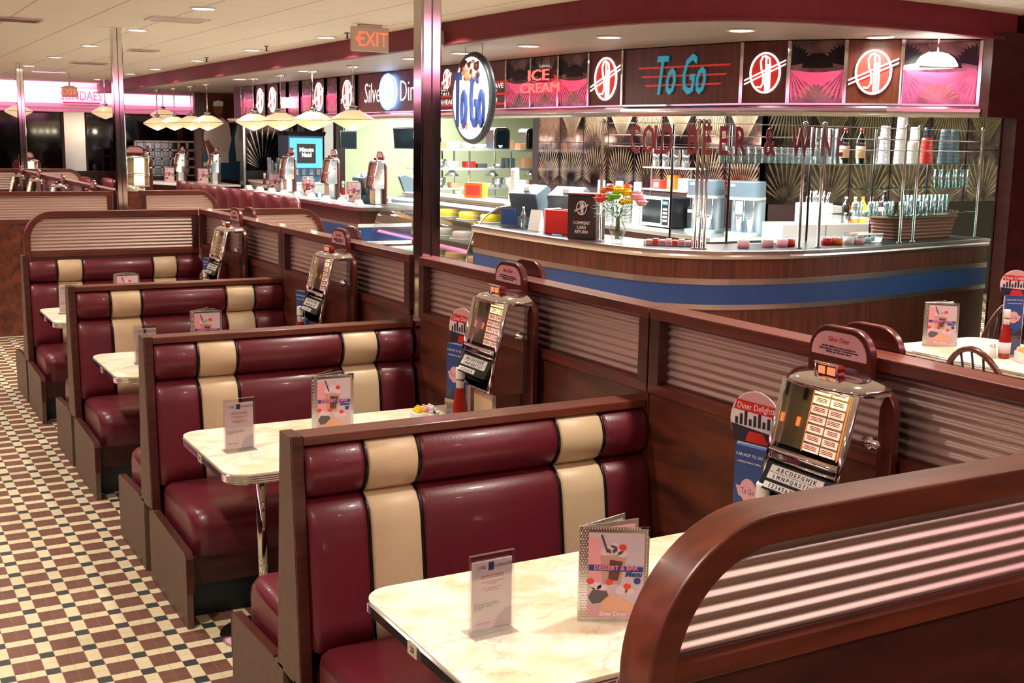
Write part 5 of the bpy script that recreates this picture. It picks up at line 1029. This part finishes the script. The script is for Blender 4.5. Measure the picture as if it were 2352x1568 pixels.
def menu(loc, rz, lab, detail=True, w=.172, h=.245, grp='standing folded dessert menus', extra=False):
    t = thing('standing_menu', lab, 'menu', loc, grp, rz=rz)
    def leaf(ang, nm_, ww, front=False):
        u = Vector((math.cos(R_(ang)), math.sin(R_(ang)), 0)); n = Vector((-u.y, u.x, 0)); b = MB(); b.M = Matrix(((u.x, n.x, 0, 0), (u.y, n.y, 0, 0), (0, 0, 1, 0), (0, 0, 0, 1)))
        b.box(0, ww, 0, .0025, 0, h); return b.build(nm_, 'chrome_soft', t, bevel=.0008, seg=1), u, n
    f, u, n = leaf(0, 'front_cover', w)
    b = MB()
    for k in range(34):
        z = .004+k*(h-.008)/34
        for j in range(3): b.ball((.004+j*.0065+(.003 if k % 2 else 0), -.0002, z), .0024, 0, 5, 3, (1, .5, 1))
        b.ball((w-.006, -.0002, z), .0024, 0, 5, 3, (1, .5, 1))
    for k in range(22):
        for z in (.004, h-.004): b.ball((.01+k*(w-.02)/22, -.0002, z), .0024, 0, 5, 3, (1, .5, 1))
    o = b.build('studded_border', 'chrome', f)
    MB().prism([(w-.022, h+.001), (w+.001, h+.001), (w+.001, h-.022), (w-.003, h-.022), (w-.003, h-.003), (w-.022, h-.003)], 'y', -.0015, .004).build('corner_clip', 'black', f)
    cover(t, w, h, -.0004, detail, f)
    for ang, nm_, m_ in ((26, 'inner_leaf', 'flower_pink'), (44, 'back_cover', 'menu_grey')):
        g, u, n = leaf(ang, nm_, w*.98)
        b = MB(); b.M = Matrix(((u.x, n.x, 0, 0), (u.y, n.y, 0, 0), (0, 0, 1, 0), (0, 0, 0, 1))); b.box(.014, w*.98-.010, -.0006, -.0001, .012, h-.012); b.build('page', m_, g)
    return t
mA = menu((.440, -.872, TZ), R_(-30), 'nearest standing dessert menu with shake picture on the front table')
dup(mA, (.485, 1.165, TZ), 'standing dessert menu on the second table', rz=R_(-3)); dup(mA, (.505, 3.12, TZ), 'standing dessert menu on the third table, lower half hidden by the bench rail', rz=R_(-3)); dup(mA, (.478, 5.03, TZ), 'small standing dessert menu on the fourth table', rz=R_(-2))
def gcard(loc, rz, lab):
    t = thing('guarantee_card', lab, 'table card', loc, 'clear stands with printed guarantee cards', rz=rz); w, h = .122, .200
    b = MB(); b.box(0, w, -.030, .040, 0, .0025); b.box(0, w, -.0035, -.002, 0, h); b.box(0, w, .004, .0055, .0025, h); b.box(0, w, -.0035, .0055, h, h+.002); b.build('acrylic_stand', 'acrylic', t)
    p = MB().box(.006, w-.006, -.0012, .0030, .010, h-.016).build('printed_card', 'paper', t)
    q = [(w-.006, .010)]+[(w-.006-.052*(1 if k % 2 else .88)*math.sin(R_(k*90/20)), .010+.052*(1 if k % 2 else .88)*math.cos(R_(k*90/20))) for k in range(21)]
    MB().prism(q[::-1], 'y', -.0014, -.0012).build('seal', 'menu_grey', p); MB().box(w*.42-.001, w*.42+.014, -.0015, -.0012, h*.80, h*.90).build('emblem', 'text_blue', p)
    join_text('lettering', ['text_blue', 'text_red', 'text_dark'], [(0, ('110%', .0125, (w*.26, -.0016, h*.845), FR, dict(ext=.0001, sx=.8))), (0, ('GUARANTEE', .0105, (w*.75, -.0016, h*.845), FR, dict(ext=.0001, sx=.85))), (1, ('You will receive greeting\nservice within quick time.\n\nYour food will always be\nmade right.\n\nOur restaurant will be\nsparkling clean.', .0062, (w*.5, -.0016, h*.645), FR, dict(ext=.0001))),
        (2, ('If we let you down on anything,\nwe will make it right and give you\n10% off your next visit.\nJust tell us.', .0052, (w*.10, -.0016, h*.36), FR, dict(ext=.0001, align='LEFT'))), (1, ('Silver Diner', .0105, (w*.30, -.0016, h*.145), FR, dict(ext=.0001, sx=.75)))], p)
    return t
c0 = gcard((.155, -.838, TZ), R_(2), 'nearest clear guarantee card stand on the front table')
dup(c0, (.108, 1.085, TZ), 'guarantee card stand at the aisle end of the second table', rz=R_(3)); dup(c0, (.183, 3.0, TZ), 'guarantee card stand on the third table, peeking over the bench post', rz=R_(2)); dup(c0, (.115, 4.98, TZ), 'guarantee card stand on the fourth table, only its top edge showing', rz=R_(2))
def ketchup(loc, lab):
    t = thing('ketchup_bottle', lab, 'ketchup bottle', loc, 'red sauce bottles on the tables')
    MB().lathe([(0, 0), (.031, 0), (.033, .008), (.033, .10), (.026, .14), (.0155, .20), (.0155, .235), (0, .236)], n=20).build('bottle', 'ketchup', t)
    MB().lathe([(0, .232), (.019, .232), (.019, .272), (.017, .278), (0, .279)], n=18).build('cap', 'white', t); MB().lathe([(.0165, .190), (.0165, .225)], n=18).build('neck_label', 'exit_body', t); MB().lathe([(.0338, .03), (.0338, .092)], n=20).build('label', 'paper', t)
    return t
k0 = ketchup((1.03, -.862, TZ), 'ketchup bottle beside the nearest jukebox, cap above the foreground divider')
dup(k0, (1.03, .945, TZ), 'ketchup bottle beside the second jukebox'); dup(k0, (1.03, 2.85, TZ), 'ketchup bottle top beside the third jukebox'); dup(k0, (1.03, 4.76, TZ), 'ketchup bottle beside the fourth jukebox')
def standee(loc, lab, rz=R_(-78), sc=1.):
    t = thing('promo_standee', lab, 'paper standee', loc, 'round-topped promotional standees', rz=rz)
    out = [(-.055, 0), (.055, 0), (.060, .30)]+[(0+.088*math.cos(R_(a)), .40+.088*math.sin(R_(a))) for a in range(-48, 229, 12)]+[(-.060, .30)]
    b = MB().prism(out, 'y', -.001, .001).build('card', 'paper', t)
    q = MB(); poly_y(q, [(0+.084*math.cos(R_(a)), .40+.084*math.sin(R_(a))) for a in range(20, 161, 10)], -.0012, 0); poly_y(q, [(-.085, .385), (.085, .37), (.075, .335), (-.07, .335)], -.0014, 1); poly_y(q, [(-.02, .37), (.03, .37), (.05, .34), (-.03, .34)], -.0018, 2)
    for k in range(9): poly_y(q, [(-.07+.016*k, .385), (-.06+.016*k, .385), (-.06+.016*k, .405+.012*(k % 3)), (-.07+.016*k, .405+.012*(k % 3))], -.0016, 1)
    poly_y(q, [(-.075, .428), (.075, .422), (.070, .452), (-.066, .458)], -.0020, 2)
    q.build('city_picture', ['menu_pink', 'text_dark', 'red'], b)
    join_text('lettering', ['text_white', 'text_red', 'text_dark'], [(0, ('Diner Delights', .026, (0, -.0024, .440), FR, dict(ext=.0001, shear=.1, sx=.85))), (1, ('The Perfect Gift\nThis Holiday Season', .0115, (0, -.0014, .300), FR, dict(ext=.0001))), (2, ('Give a gift of good taste\nask your server or visit\nthe front desk today', .0075, (-.045, -.0014, .262), FR, dict(ext=.0001, align='LEFT'))), (1, ('Silver Diner', .014, (.015, -.0014, .225), FR, dict(ext=.0001, sx=.8)))], b)
    return t
s0_ = standee((1.13, -.705, TZ), 'round-topped paper standee beside the nearest jukebox'); dup(s0_, (1.13, 1.125, TZ), 'round-topped paper standee behind the second jukebox glass')
def brochure(loc, lab, rz=R_(-78)):
    t = thing('brochure_holder', lab, 'brochure', loc, 'blue folded brochures in clear holders', rz=rz); MB().box(-.055, .055, -.022, .012, 0, .004).box(-.055, .055, -.022, -.020, .004, .12).box(-.055, .055, .010, .012, .004, .25).build('holder', 'acrylic', t)
    b = MB().box(-.050, .050, -.016, .004, .006, .350).build('brochure', 'blue_panel', t)
    q = MB(); poly_y(q, ell(0, .225, .028, .034), -.0165, 0)
    poly_y(q, [(-.042, .235), (.042, .235), (.030, .205), (-.030, .205)], -.0168, 0)
    for k in range(8): poly_y(q, [(-.05+.0125*k, .10), (-.0375+.0125*k, .10), (-.0375+.0125*k, .125+.012*((k*5) % 4)), (-.05+.0125*k, .125+.012*((k*5) % 4))], -.0168, 1)
    q.build('picture', ['menu_pink', 'text_dark'], b)
    join_text('lettering', ['text_white', 'text_blue'], [(0, ('CAR HOP TO GO', .0118, (0, -.0172, .325), FR, dict(ext=.0001))), (0, ('CURBSIDE SERVICE MENU', .0072, (0, -.0172, .305), FR, dict(ext=.0001))), (1, ('To Go', .024, (0, -.0175, .222), FR, dict(ext=.0001, sx=.7)))], b)
    return t
b0 = brochure((1.075, -.765, TZ), 'blue brochure in a clear holder beside the nearest jukebox'); dup(b0, (1.075, 1.06, TZ), 'blue brochure in a clear holder left of the second jukebox'); dup(b0, (1.075, 2.93, TZ), 'blue brochure left of the third jukebox'); dup(b0, (1.075, 4.85, TZ), 'blue brochure left of the fourth jukebox')
def shaker(loc, lab, m_='white'):
    t = thing('shaker', lab, 'shaker', loc, 'salt and pepper shakers'); MB().lathe([(0, 0), (.018, 0), (.018, .05), (.015, .062), (0, .062)], n=14).build('body', m_, t); MB().lathe([(.0, .061), (.0165, .061), (.0155, .074), (.008, .08), (0, .081)], n=14).build('cap', 'chrome', t); return t
h0 = shaker((.93, .90, TZ), 'salt shaker in front of the second jukebox'); dup(h0, (.97, 1.08, TZ), 'pepper shaker in front of the second jukebox')
def caddy(loc, lab, rz=0):
    t = thing('sugar_caddy', lab, 'sugar caddy', loc, 'sugar packet caddies', rz=rz); MB().prism(rrect(-.055, .055, -.035, .035, .012, 3), 'z', 0, .055).build('holder', 'white', t, bevel=.002)
    b = MB()
    for k in range(10): b.box(-.045+.009*k, -.040+.009*k, -.026, .026, .01, .068+.006*(k % 3), (0, 0, 0, 0, 1, 1, 1, 2, 2, 2)[k])
    b.build('packets', ['yellow', 'flower_pink', 'white'], t); return t
y0_ = caddy((.98, 1.17, TZ), 'white sugar caddy with yellow packets behind the second bottle')
# ================================================================ RIGHT-HAND TABLE AND CHAIRS
t = thing('dining_table', 'white table at the right edge beyond the low partition', 'table', (4.80, 1.10, 0))
MB().prism(rrect(-.44, .38, -.78, .74, .14, 6), 'z', .725, .755).build('tabletop', 'marble', t); MB().lathe([(0, 0), (.28, 0), (.28, .015), (.06, .05), (.04, .08), (.04, .725)], n=24).build('pedestal', 'chrome', t)
b = MB(); b.tube([(x, y, .740) for (x, y) in rrect(-.44, .38, -.78, .74, .14, 6)], .014, 8, closed=True); b.build('edge_band', 'chrome', t)
def bow_chair(loc, rz, lab):
    """origin under the seat; the back rises at local -x and the chair faces +x"""
    t = thing('bow_back_chair', lab, 'chair', loc, 'dark wooden bow-back chairs', rz=rz)
    MB().prism(rrect(-.21, .22, -.215, .215, .10, 6), 'z', .435, .465).build('seat', 'chair_wood', t, bevel=.008)
    for sx, sy in ((1, 1), (1, -1), (-1, 1), (-1, -1)): MB().tube([(.15*sx, .14*sy, .44), (.20*sx, .19*sy, .0)], [.018, .013], 10).build('leg', 'chair_wood', t)
    def Bp(a): return (-.17-.10*math.sin(R_(a)), .235*math.cos(R_(a)), .46+.47*math.sin(R_(a))**.9)
    MB().tube([Bp(a) for a in range(0, 181, 9)], .016, 10).build('back_bow', 'chair_wood', t)
    for k in range(7):
        f = (k-3)/3.; a = 90-f*52; p = Bp(a); MB().tube([(-.16, f*.13, .46), p], .006, 8).build('spindle', 'dark_metal', t)
    for sy in (-1, 1): MB().tube([(.17, .165*sy, .2), (-.17, .165*sy, .2)], .009, 8).build('stretcher', 'chair_wood', t)
    return t
ch = bow_chair((4.15, .82, 0), 0, 'bow-back chair whose arched back shows above the partition cap at right'); dup(ch, (5.42, 2.02, 0), 'bow-back chair behind the white table, mostly cut by the right edge', rz=R_(168))
menu((4.56, 1.735, .756), R_(-42), 'tall folded menu standing on the white table at the right edge', h=.262, w=.20, grp=None)
dup(k0, (4.66, 1.23, .756), 'ketchup bottle on the white right-hand table'); dup(y0_, (4.66, 1.10, .756), 'sugar caddy on the white right-hand table', rz=R_(60)); dup(h0, (4.72, .99, .756), 'white salt shaker at the right edge of the picture'); dup(h0, (4.60, 1.26, .756), 'small shaker left of the caddy on the right-hand table')
dup(s0_, (4.84, 1.33, .756), 'round-topped paper standee at the right edge of the picture', rz=R_(-35)); dup(b0, (4.76, 1.27, .756), 'pale blue brochure standing on the right-hand table', rz=R_(-35))
# ================================================================ ON THE DINER COUNTER
CZ1 = 1.067
mat('pink_titles', rgb(190, 50, 80), .35, emit=(1, .1, .25), es=.12)
jd = jukebox('jukebox on the diner counter nearest its end', full=False, group='jukeboxes on the diner counters', strip='pink_titles'); jd.location = (5.27, 11.72, CZ1)
for k, (y, lab) in enumerate([(13.45, 'second jukebox along the diner counter'), (15.35, 'third jukebox along the diner counter')]): dup(jd, (5.27, y, CZ1), lab)
for (y, lab) in [(12.22, 'standing menu on the diner counter nearest its end'), (14.05, 'second standing menu along the diner counter'), (15.62, 'third standing menu along the diner counter')]: dup(mA, (4.98, y, CZ1), lab, rz=R_(-25), sc=1.15, group='standing menus on the diner counters')
for (y, lab) in [(12.35, 'ketchup bottle behind the nearest diner counter menu'), (13.78, 'ketchup bottle in front of the second counter jukebox'), (15.85, 'ketchup bottle behind the third counter menu')]: dup(k0, (4.98, y, CZ1), lab)
for k, y in enumerate((13.55, 13.2)): dup(h0, (4.95, y, CZ1), ['white shaker left', 'white shaker right'][k]+' of the pair before the second counter jukebox', sc=1.4)
def placemat(y, k):
    o_ = ['nearest', 'second', 'third', 'fourth', 'fifth', 'sixth', 'seventh', 'eighth', 'ninth', 'tenth', 'eleventh'][k]
    a = MB().box(-.15, .15, -.20, .20, 0, .004).build('paper_placemat', 'paper'); a.location = (4.82, y, CZ1); tag(a, o_+' white placemat from the near end of the diner counter', 'placemat', 'placemats on the diner counter')
    b = MB(); b.prism([(-.11, 0), (.11, 0), (.05, .045), (0, .07), (-.04, .04)], 'x', -.04, .05); b = b.build('folded_napkin', 'white'); b.location = (4.80, y+.05, CZ1+.005); tag(b, o_+' folded white napkin from the near end of the diner counter', 'napkin', 'napkins on the diner counter')
for k in range(9): placemat(11.3+.60*k, k)
# second stretch of counter, glass blocks, painted waiter
t = thing('diner_counter', 'far white-topped diner counter in front of the glass blocks', 'counter', (0, 0, 0)); MB().prism([(4.45, 18.4), (5.28, 18.2), (5.28, 19.6), (4.2, 20.6), (3.3, 20.7)], 'z', 1.03, 1.062).build('worktop', 'white', t); MB().prism([(4.55, 18.5), (5.2, 18.35), (5.2, 19.5), (4.2, 20.5), (3.5, 20.6)], 'z', 0, 1.03).build('wood_front', 'wood_counter', t)
for k, (x, y, lab) in enumerate([(4.85, 18.9, 'jukebox on the far counter in front of the painted waiter'), (4.40, 19.6, 'jukebox on the far counter left of the painted waiter'), (3.90, 20.3, 'jukebox on the far counter in front of the glass blocks')]): dup(jd, (x+.2, y, 1.063), lab, group='jukeboxes on the diner counters', sc=.95); dup(mA, (x-.18, y-.05, 1.063), ['standing menu before the painted waiter', 'standing menu left of the painted waiter', 'standing menu before the glass blocks'][k], rz=R_(-25), sc=1.15, group='standing menus on the diner counters')
t = thing('glass_block_wall', 'stepped low wall of clear glass blocks behind the far counter', 'glass block wall', (3.93, 21.3, 0)); MB().box(0, 1.45, .0, .12, 0, 1.12).build('base', 'wood_dark', t)
bw = .168
for r in range(4):
    for c in range(1 if r == 3 else 0, 8):
        b = MB(); b.box(c*bw+.019, (c+1)*bw-.019, -.005, .1, 1.13+r*bw+.019, 1.13+(r+1)*bw-.019, 0); b.build('glass_block', 'etch_grey', t, bevel=.012)
b = MB()
for r in range(5): b.box(0 if r < 4 else bw, 8*bw, .01, .09, 1.111+r*bw, 1.149+r*bw)
for c in range(9): b.box(c*bw-.019, c*bw+.019, .01, .09, 1.13, 1.13+(4 if c else 3)*bw)
b.build('mortar', 'white', t)
struct(MB().box(4.95, 5.80, 20.02, 20.15, 0, 2.75).build('wall_back', 'wood_counter')); struct(MB().box(5.34, 5.38, 18.2, 18.42, 0, 2.75).build('trim_5', 'chrome_soft'))
t = thing('painted_waiter', 'flat painted cut-out of a waiter in white cap, shirt and bow tie holding a pad', 'cut-out figure', (5.40, 20.0, 0))
MB().prism([(-.20, 1.42), (-.30, 1.9), (-.25, 2.20), (-.08, 2.30), (.06, 2.30), (.20, 2.18), (.25, 1.85), (.22, 1.42)], 'y', -.03, -.0).build('shirt', 'paper', t, bevel=.004); MB().prism(ell(0, 2.43, .085, .115), 'y', -.034, .0).build('head', 'skin', t); MB().prism([(-.10, 2.50), (.09, 2.50), (.095, 2.585), (.0, 2.61), (-.09, 2.585)], 'y', -.04, .0).build('cap', 'white', t)
MB().prism([(-.045, 2.30), (0, 2.285), (.045, 2.30), (.045, 2.26), (0, 2.275), (-.045, 2.26)], 'y', -.038, -.03).build('bow_tie', 'black', t); MB().prism([(-.12, 1.40), (-.04, 1.40), (-.10, 1.66), (-.22, 1.86), (-.29, 1.82)], 'y', -.045, -.03).build('arm', 'skin', t)
MB().prism([(-.32, 1.10), (.24, 1.10), (.24, 1.66), (-.32, 1.58)], 'y', -.028, -.001).build('apron', 'poster_blue', t); MB().prism([(-.32, 1.34), (.24, 1.47), (.24, 1.54), (-.32, 1.42)], 'y', -.032, -.028).build('stripe', 'poster_tan', t); MB().prism([(-.32, 1.10), (.0, 1.20), (-.1, 1.28), (-.32, 1.22)], 'y', -.033, -.028).build('stripe', 'poster_tan', t)
MB().prism([(.02, 1.42), (.16, 1.42), (.17, 1.62), (.03, 1.62)], 'y', -.05, -.044).build('notepad', 'white', t)
t = thing('surfboard_cutout', 'upright blue and white pointed cut-out beside the painted waiter', 'cut-out', (5.70, 19.99, 0)); MB().prism([(-.10, 1.07), (.14, 1.07), (.16, 1.9), (.08, 2.25), (-.02, 2.05), (-.12, 1.6)], 'y', -.03, 0).build('panel', 'poster_blue', t); MB().prism([(.03, 1.45), (.13, 1.45), (.14, 1.9), (.08, 2.2), (.0, 1.9)], 'y', -.04, -.03).build('white_stripe', 'white', t)
# wall with etched fans behind the far end of the diner counter, kitchen beyond
struct(MB().box(5.38, 6.86, 18.3, 18.42, 0, 2.75).box(6.78, 6.95, 17.3, 18.3, 0, 2.75).build('wall_back', 'wall_dark')); struct(MB().box(6.95, 12.5, 17.4, 17.5, 0, 2.75).build('wall_back', 'kitchen_wall'))
mf = thing('etched_mirror_wall', 'narrow etched mirror wall behind the juice machine', 'mirror wall', (0, 0, 0))
for k in range(2): fan_panel(mf, (5.42+k*.68, 18.292), (1, 0), .62, 1.32, .85, 15, r0=.25); fan_panel(mf, (5.42+k*.68, 18.292), (1, 0), .62, 2.17, .56, 13, ('mirror_etched', 'etch_gold'), spread=40)
t = thing('beverage_counter', 'steel back counter under the juice machine', 'counter', (0, 0, 0)); MB().box(5.45, 6.5, 17.0, 18.28, 0, 1.12).build('cabinet', 'steel_light', t); MB().box(5.42, 6.55, 16.95, 18.28, 1.12, 1.16).build('worktop', 'white', t)
t = thing('juice_machine', 'bright blue juice dispenser with a black square of white lettering', 'drink dispenser', (6.12, 17.0, 1.163)); MB().box(-.32, .32, .06, .62, 0, .82).build('housing', 'poster_blue', t, bevel=.01); MB().box(-.30, .30, .03, .06, .24, .76).build('lit_panel', 'screen_blue', t); MB().box(-.17, .17, .02, .03, .32, .66).build('black_square', 'black', t); MB().prism([(-.34, .80), (.34, .80), (.36, .87), (-.36, .87)], 'y', 0, .62).build('hood', 'night', t)
text('Minute\nMaid', .105, 'sign_white', (0, .0185, .51), FR, 'lettering', t, .001, offset=.003, sx=.9)
for x in (-.2, -.07, .07, .2): MB().box(x-.03, x+.03, -.02, .06, .12, .22).build('tap', 'chrome', t)
for k in range(5): cupstack(5.50+.06*k, 17.2+.05*(k % 2), 1.163, .42-.05*(k % 3), .045, 'plastic_clear', 'clear cup stack left of the juice machine, '+['first', 'second', 'third', 'fourth', 'fifth'][k]+' from the left', grp='cup stacks by the juice machine')
for k, (x, m_) in enumerate([(5.68, 'exit_body'), (5.76, 'yellow')]): bottle('syrup_bottle', x, 17.1, 1.163, .4, .04, m_, 'chrome', ['cream', 'yellow'][k]+' pump bottle just left of the juice machine', 'pump bottles by the juice machine')
# pass-through shelves with heat lamps
def shelf_unit(name, lab, x0, x1, y0, y1, zs, posts, z1=None):
    t = thing(name, lab, 'shelf', (0, 0, 0))
    for z in zs: MB().box(x0, x1, y0, y1, z-.035, z).build('shelf', 'steel_light', t, bevel=.004)
    for x in posts:
        for y in (y0+.03, y1-.03): MB().lathe([(.016, .0), (.016, (z1 or zs[-1])-.035)], (x, y, .0), 10).build('post', 'chrome_soft', t)
    return t
shelf_unit('pass_shelf', 'steel kitchen pass shelves seen between the near column and the mirrored wall', 6.75, 9.3, 13.6, 14.2, [1.02, 1.19, 1.50, 1.80], [6.9, 7.6, 8.35, 9.1])
random.seed(21)
for k in range(26):
    x = 6.95+(k % 9)*.25+random.uniform(-.05, .05); z = [1.19, 1.50, 1.80][k//9]; kind = random.choice(['white', 'steel', 'red', 'white', 'caramel', 'grey_plastic']); h_ = random.uniform(.06, .16)
    nmc = {'white': 'plate_stack', 'steel': 'steel_pan', 'red': 'sauce_tub', 'caramel': 'bread_box', 'grey_plastic': 'storage_tub'}[kind]
    t = thing(nmc, {'white': 'stack of white plates', 'steel': 'steel pan', 'red': 'red sauce tub', 'caramel': 'tan bread box', 'grey_plastic': 'grey storage tub'}[kind]+' on the '+['lower', 'middle', 'top'][k//9]+' kitchen pass shelf, '+['first', 'second', 'third', 'fourth', 'fifth', 'sixth', 'seventh', 'eighth', 'ninth'][k % 9]+' from the left', 'kitchenware', (x, 13.85, z))
    if kind in ('white', 'steel'): MB().lathe([(0, 0), (.06, 0), (.10, h_*.4), (.10, h_*.5), (.104, h_*.8), (.104, h_), (0, h_)], n=16).build('body', kind, t)
    else: MB().prism(rrect(-.09, .09, -.08, .08, .02, 3), 'z', 0, h_).build('body', kind, t, bevel=.004)
for k, x in enumerate((8.25, 8.85)):
    t = thing('plate_warmer', ['left', 'right'][k]+' tall rounded steel warmer on the top kitchen shelf', 'warmer', (x, 13.9, 1.801), 'rounded steel warmers'); MB().prism(rrect(-.15, .15, 0, .34, .08, 5, (0, 0, 1, 1)), 'y', -.14, .14).build('body', 'chrome_soft', t, bevel=.008); MB().prism(rrect(-.11, .11, .02, .29, .06, 5, (0, 0, 1, 1)), 'y', -.146, -.14).build('dark_opening', 'screen', t)
for k in range(3):
    t = thing('heat_lamp', 'steel heat hood under the kitchen shelf, '+['left', 'middle', 'right'][k], 'heat lamp', (7.35+.72*k, 13.75, 1.464), 'kitchen heat hoods'); MB().lathe([(.0, 0), (.03, 0), (.12, -.09), (.11, -.09), (.0, -.02)], n=16).build('hood', 'steel', t)
t = thing('bread_box', 'orange red printed box beside the cup tower on the pastry case', 'box', (5.25, 8.9, 1.286), rz=R_(-60)); MB().box(-.12, .12, -.06, .06, 0, .17).build('box', 'orange', t, bevel=.003); MB().box(-.09, .09, -.062, -.06, .03, .14).build('red_label', 'sign_red', t)
dup(s0_, (5.35, 7.75, 1.072), 'round-topped paper standee beside the white cup tower', rz=R_(-60), sc=.85)
# monitors and ticket screens hanging at the kitchen window
def monitor(loc, rz, lab, w=.42, h=.34, tilt=0):
    t = thing('monitor', lab, 'monitor', loc, 'black order monitors', rz=rz); t.rotation_euler = (R_(tilt), 0, rz)
    MB().box(-w/2, w/2, -.03, .02, -h, 0).build('housing', 'black', t, bevel=.006); MB().box(-w/2+.02, w/2-.02, -.032, -.03, -h+.02, -.02).build('screen', 'screen', t); MB().tube([(0, .02, -.1), (0, .12, .0), (0, .14, .3), (0, .14, 2.75-loc[2])], .02, 8).build('arm', 'dark_metal', t)
monitor((5.70, 14.0, 2.04), R_(12), 'black square monitor in the kitchen window behind the rightmost pendants', .30, .27); monitor((6.35, 13.0, 2.10), R_(-35), 'big tilted dark monitor beside the near column', .62, .32, 20)
struct(MB().box(6.55, 6.72, 17.28, 17.38, 0, 2.75).build('wall_back', 'steel')); t = thing('wall_phone', 'white wall phone with dark curly cord on the kitchen wall', 'phone', (8.6, 17.39, 1.85)); MB().box(-.06, .06, -.06, 0, -.14, .14).build('handset', 'exit_body', t, bevel=.01); MB().tube([(.06, -.03, .1), (.3, -.03, .12), (.34, -.03, -.2), (.34, -.03, -.7)], .012, 6).build('cord', 'dark_metal', t)
for k, (x, m_, lab) in enumerate([(6.25, 'red', 'red sauce bottle on the prep counter'), (6.33, 'paper', 'white squeeze bottle on the prep counter'), (6.42, 'caramel', 'amber squeeze bottle on the prep counter')]): bottle('sauce_bottle', x, 11.4+.1*k, 1.0, .24, .035, m_, 'white', lab, 'sauce bottles on the prep counter')
for k in range(4): glass(6.50+.03*k, 10.6-.15*k, 1.0, .14, .035, 'clear glass on the prep counter rail', 'clear glasses on the prep counter')
t = thing('white_canister', 'white box beside the near counter jukebox', 'box', (5.35, 12.0, 1.067)); MB().box(-.06, .06, -.1, .1, 0, .28).build('box', 'white', t, bevel=.006)
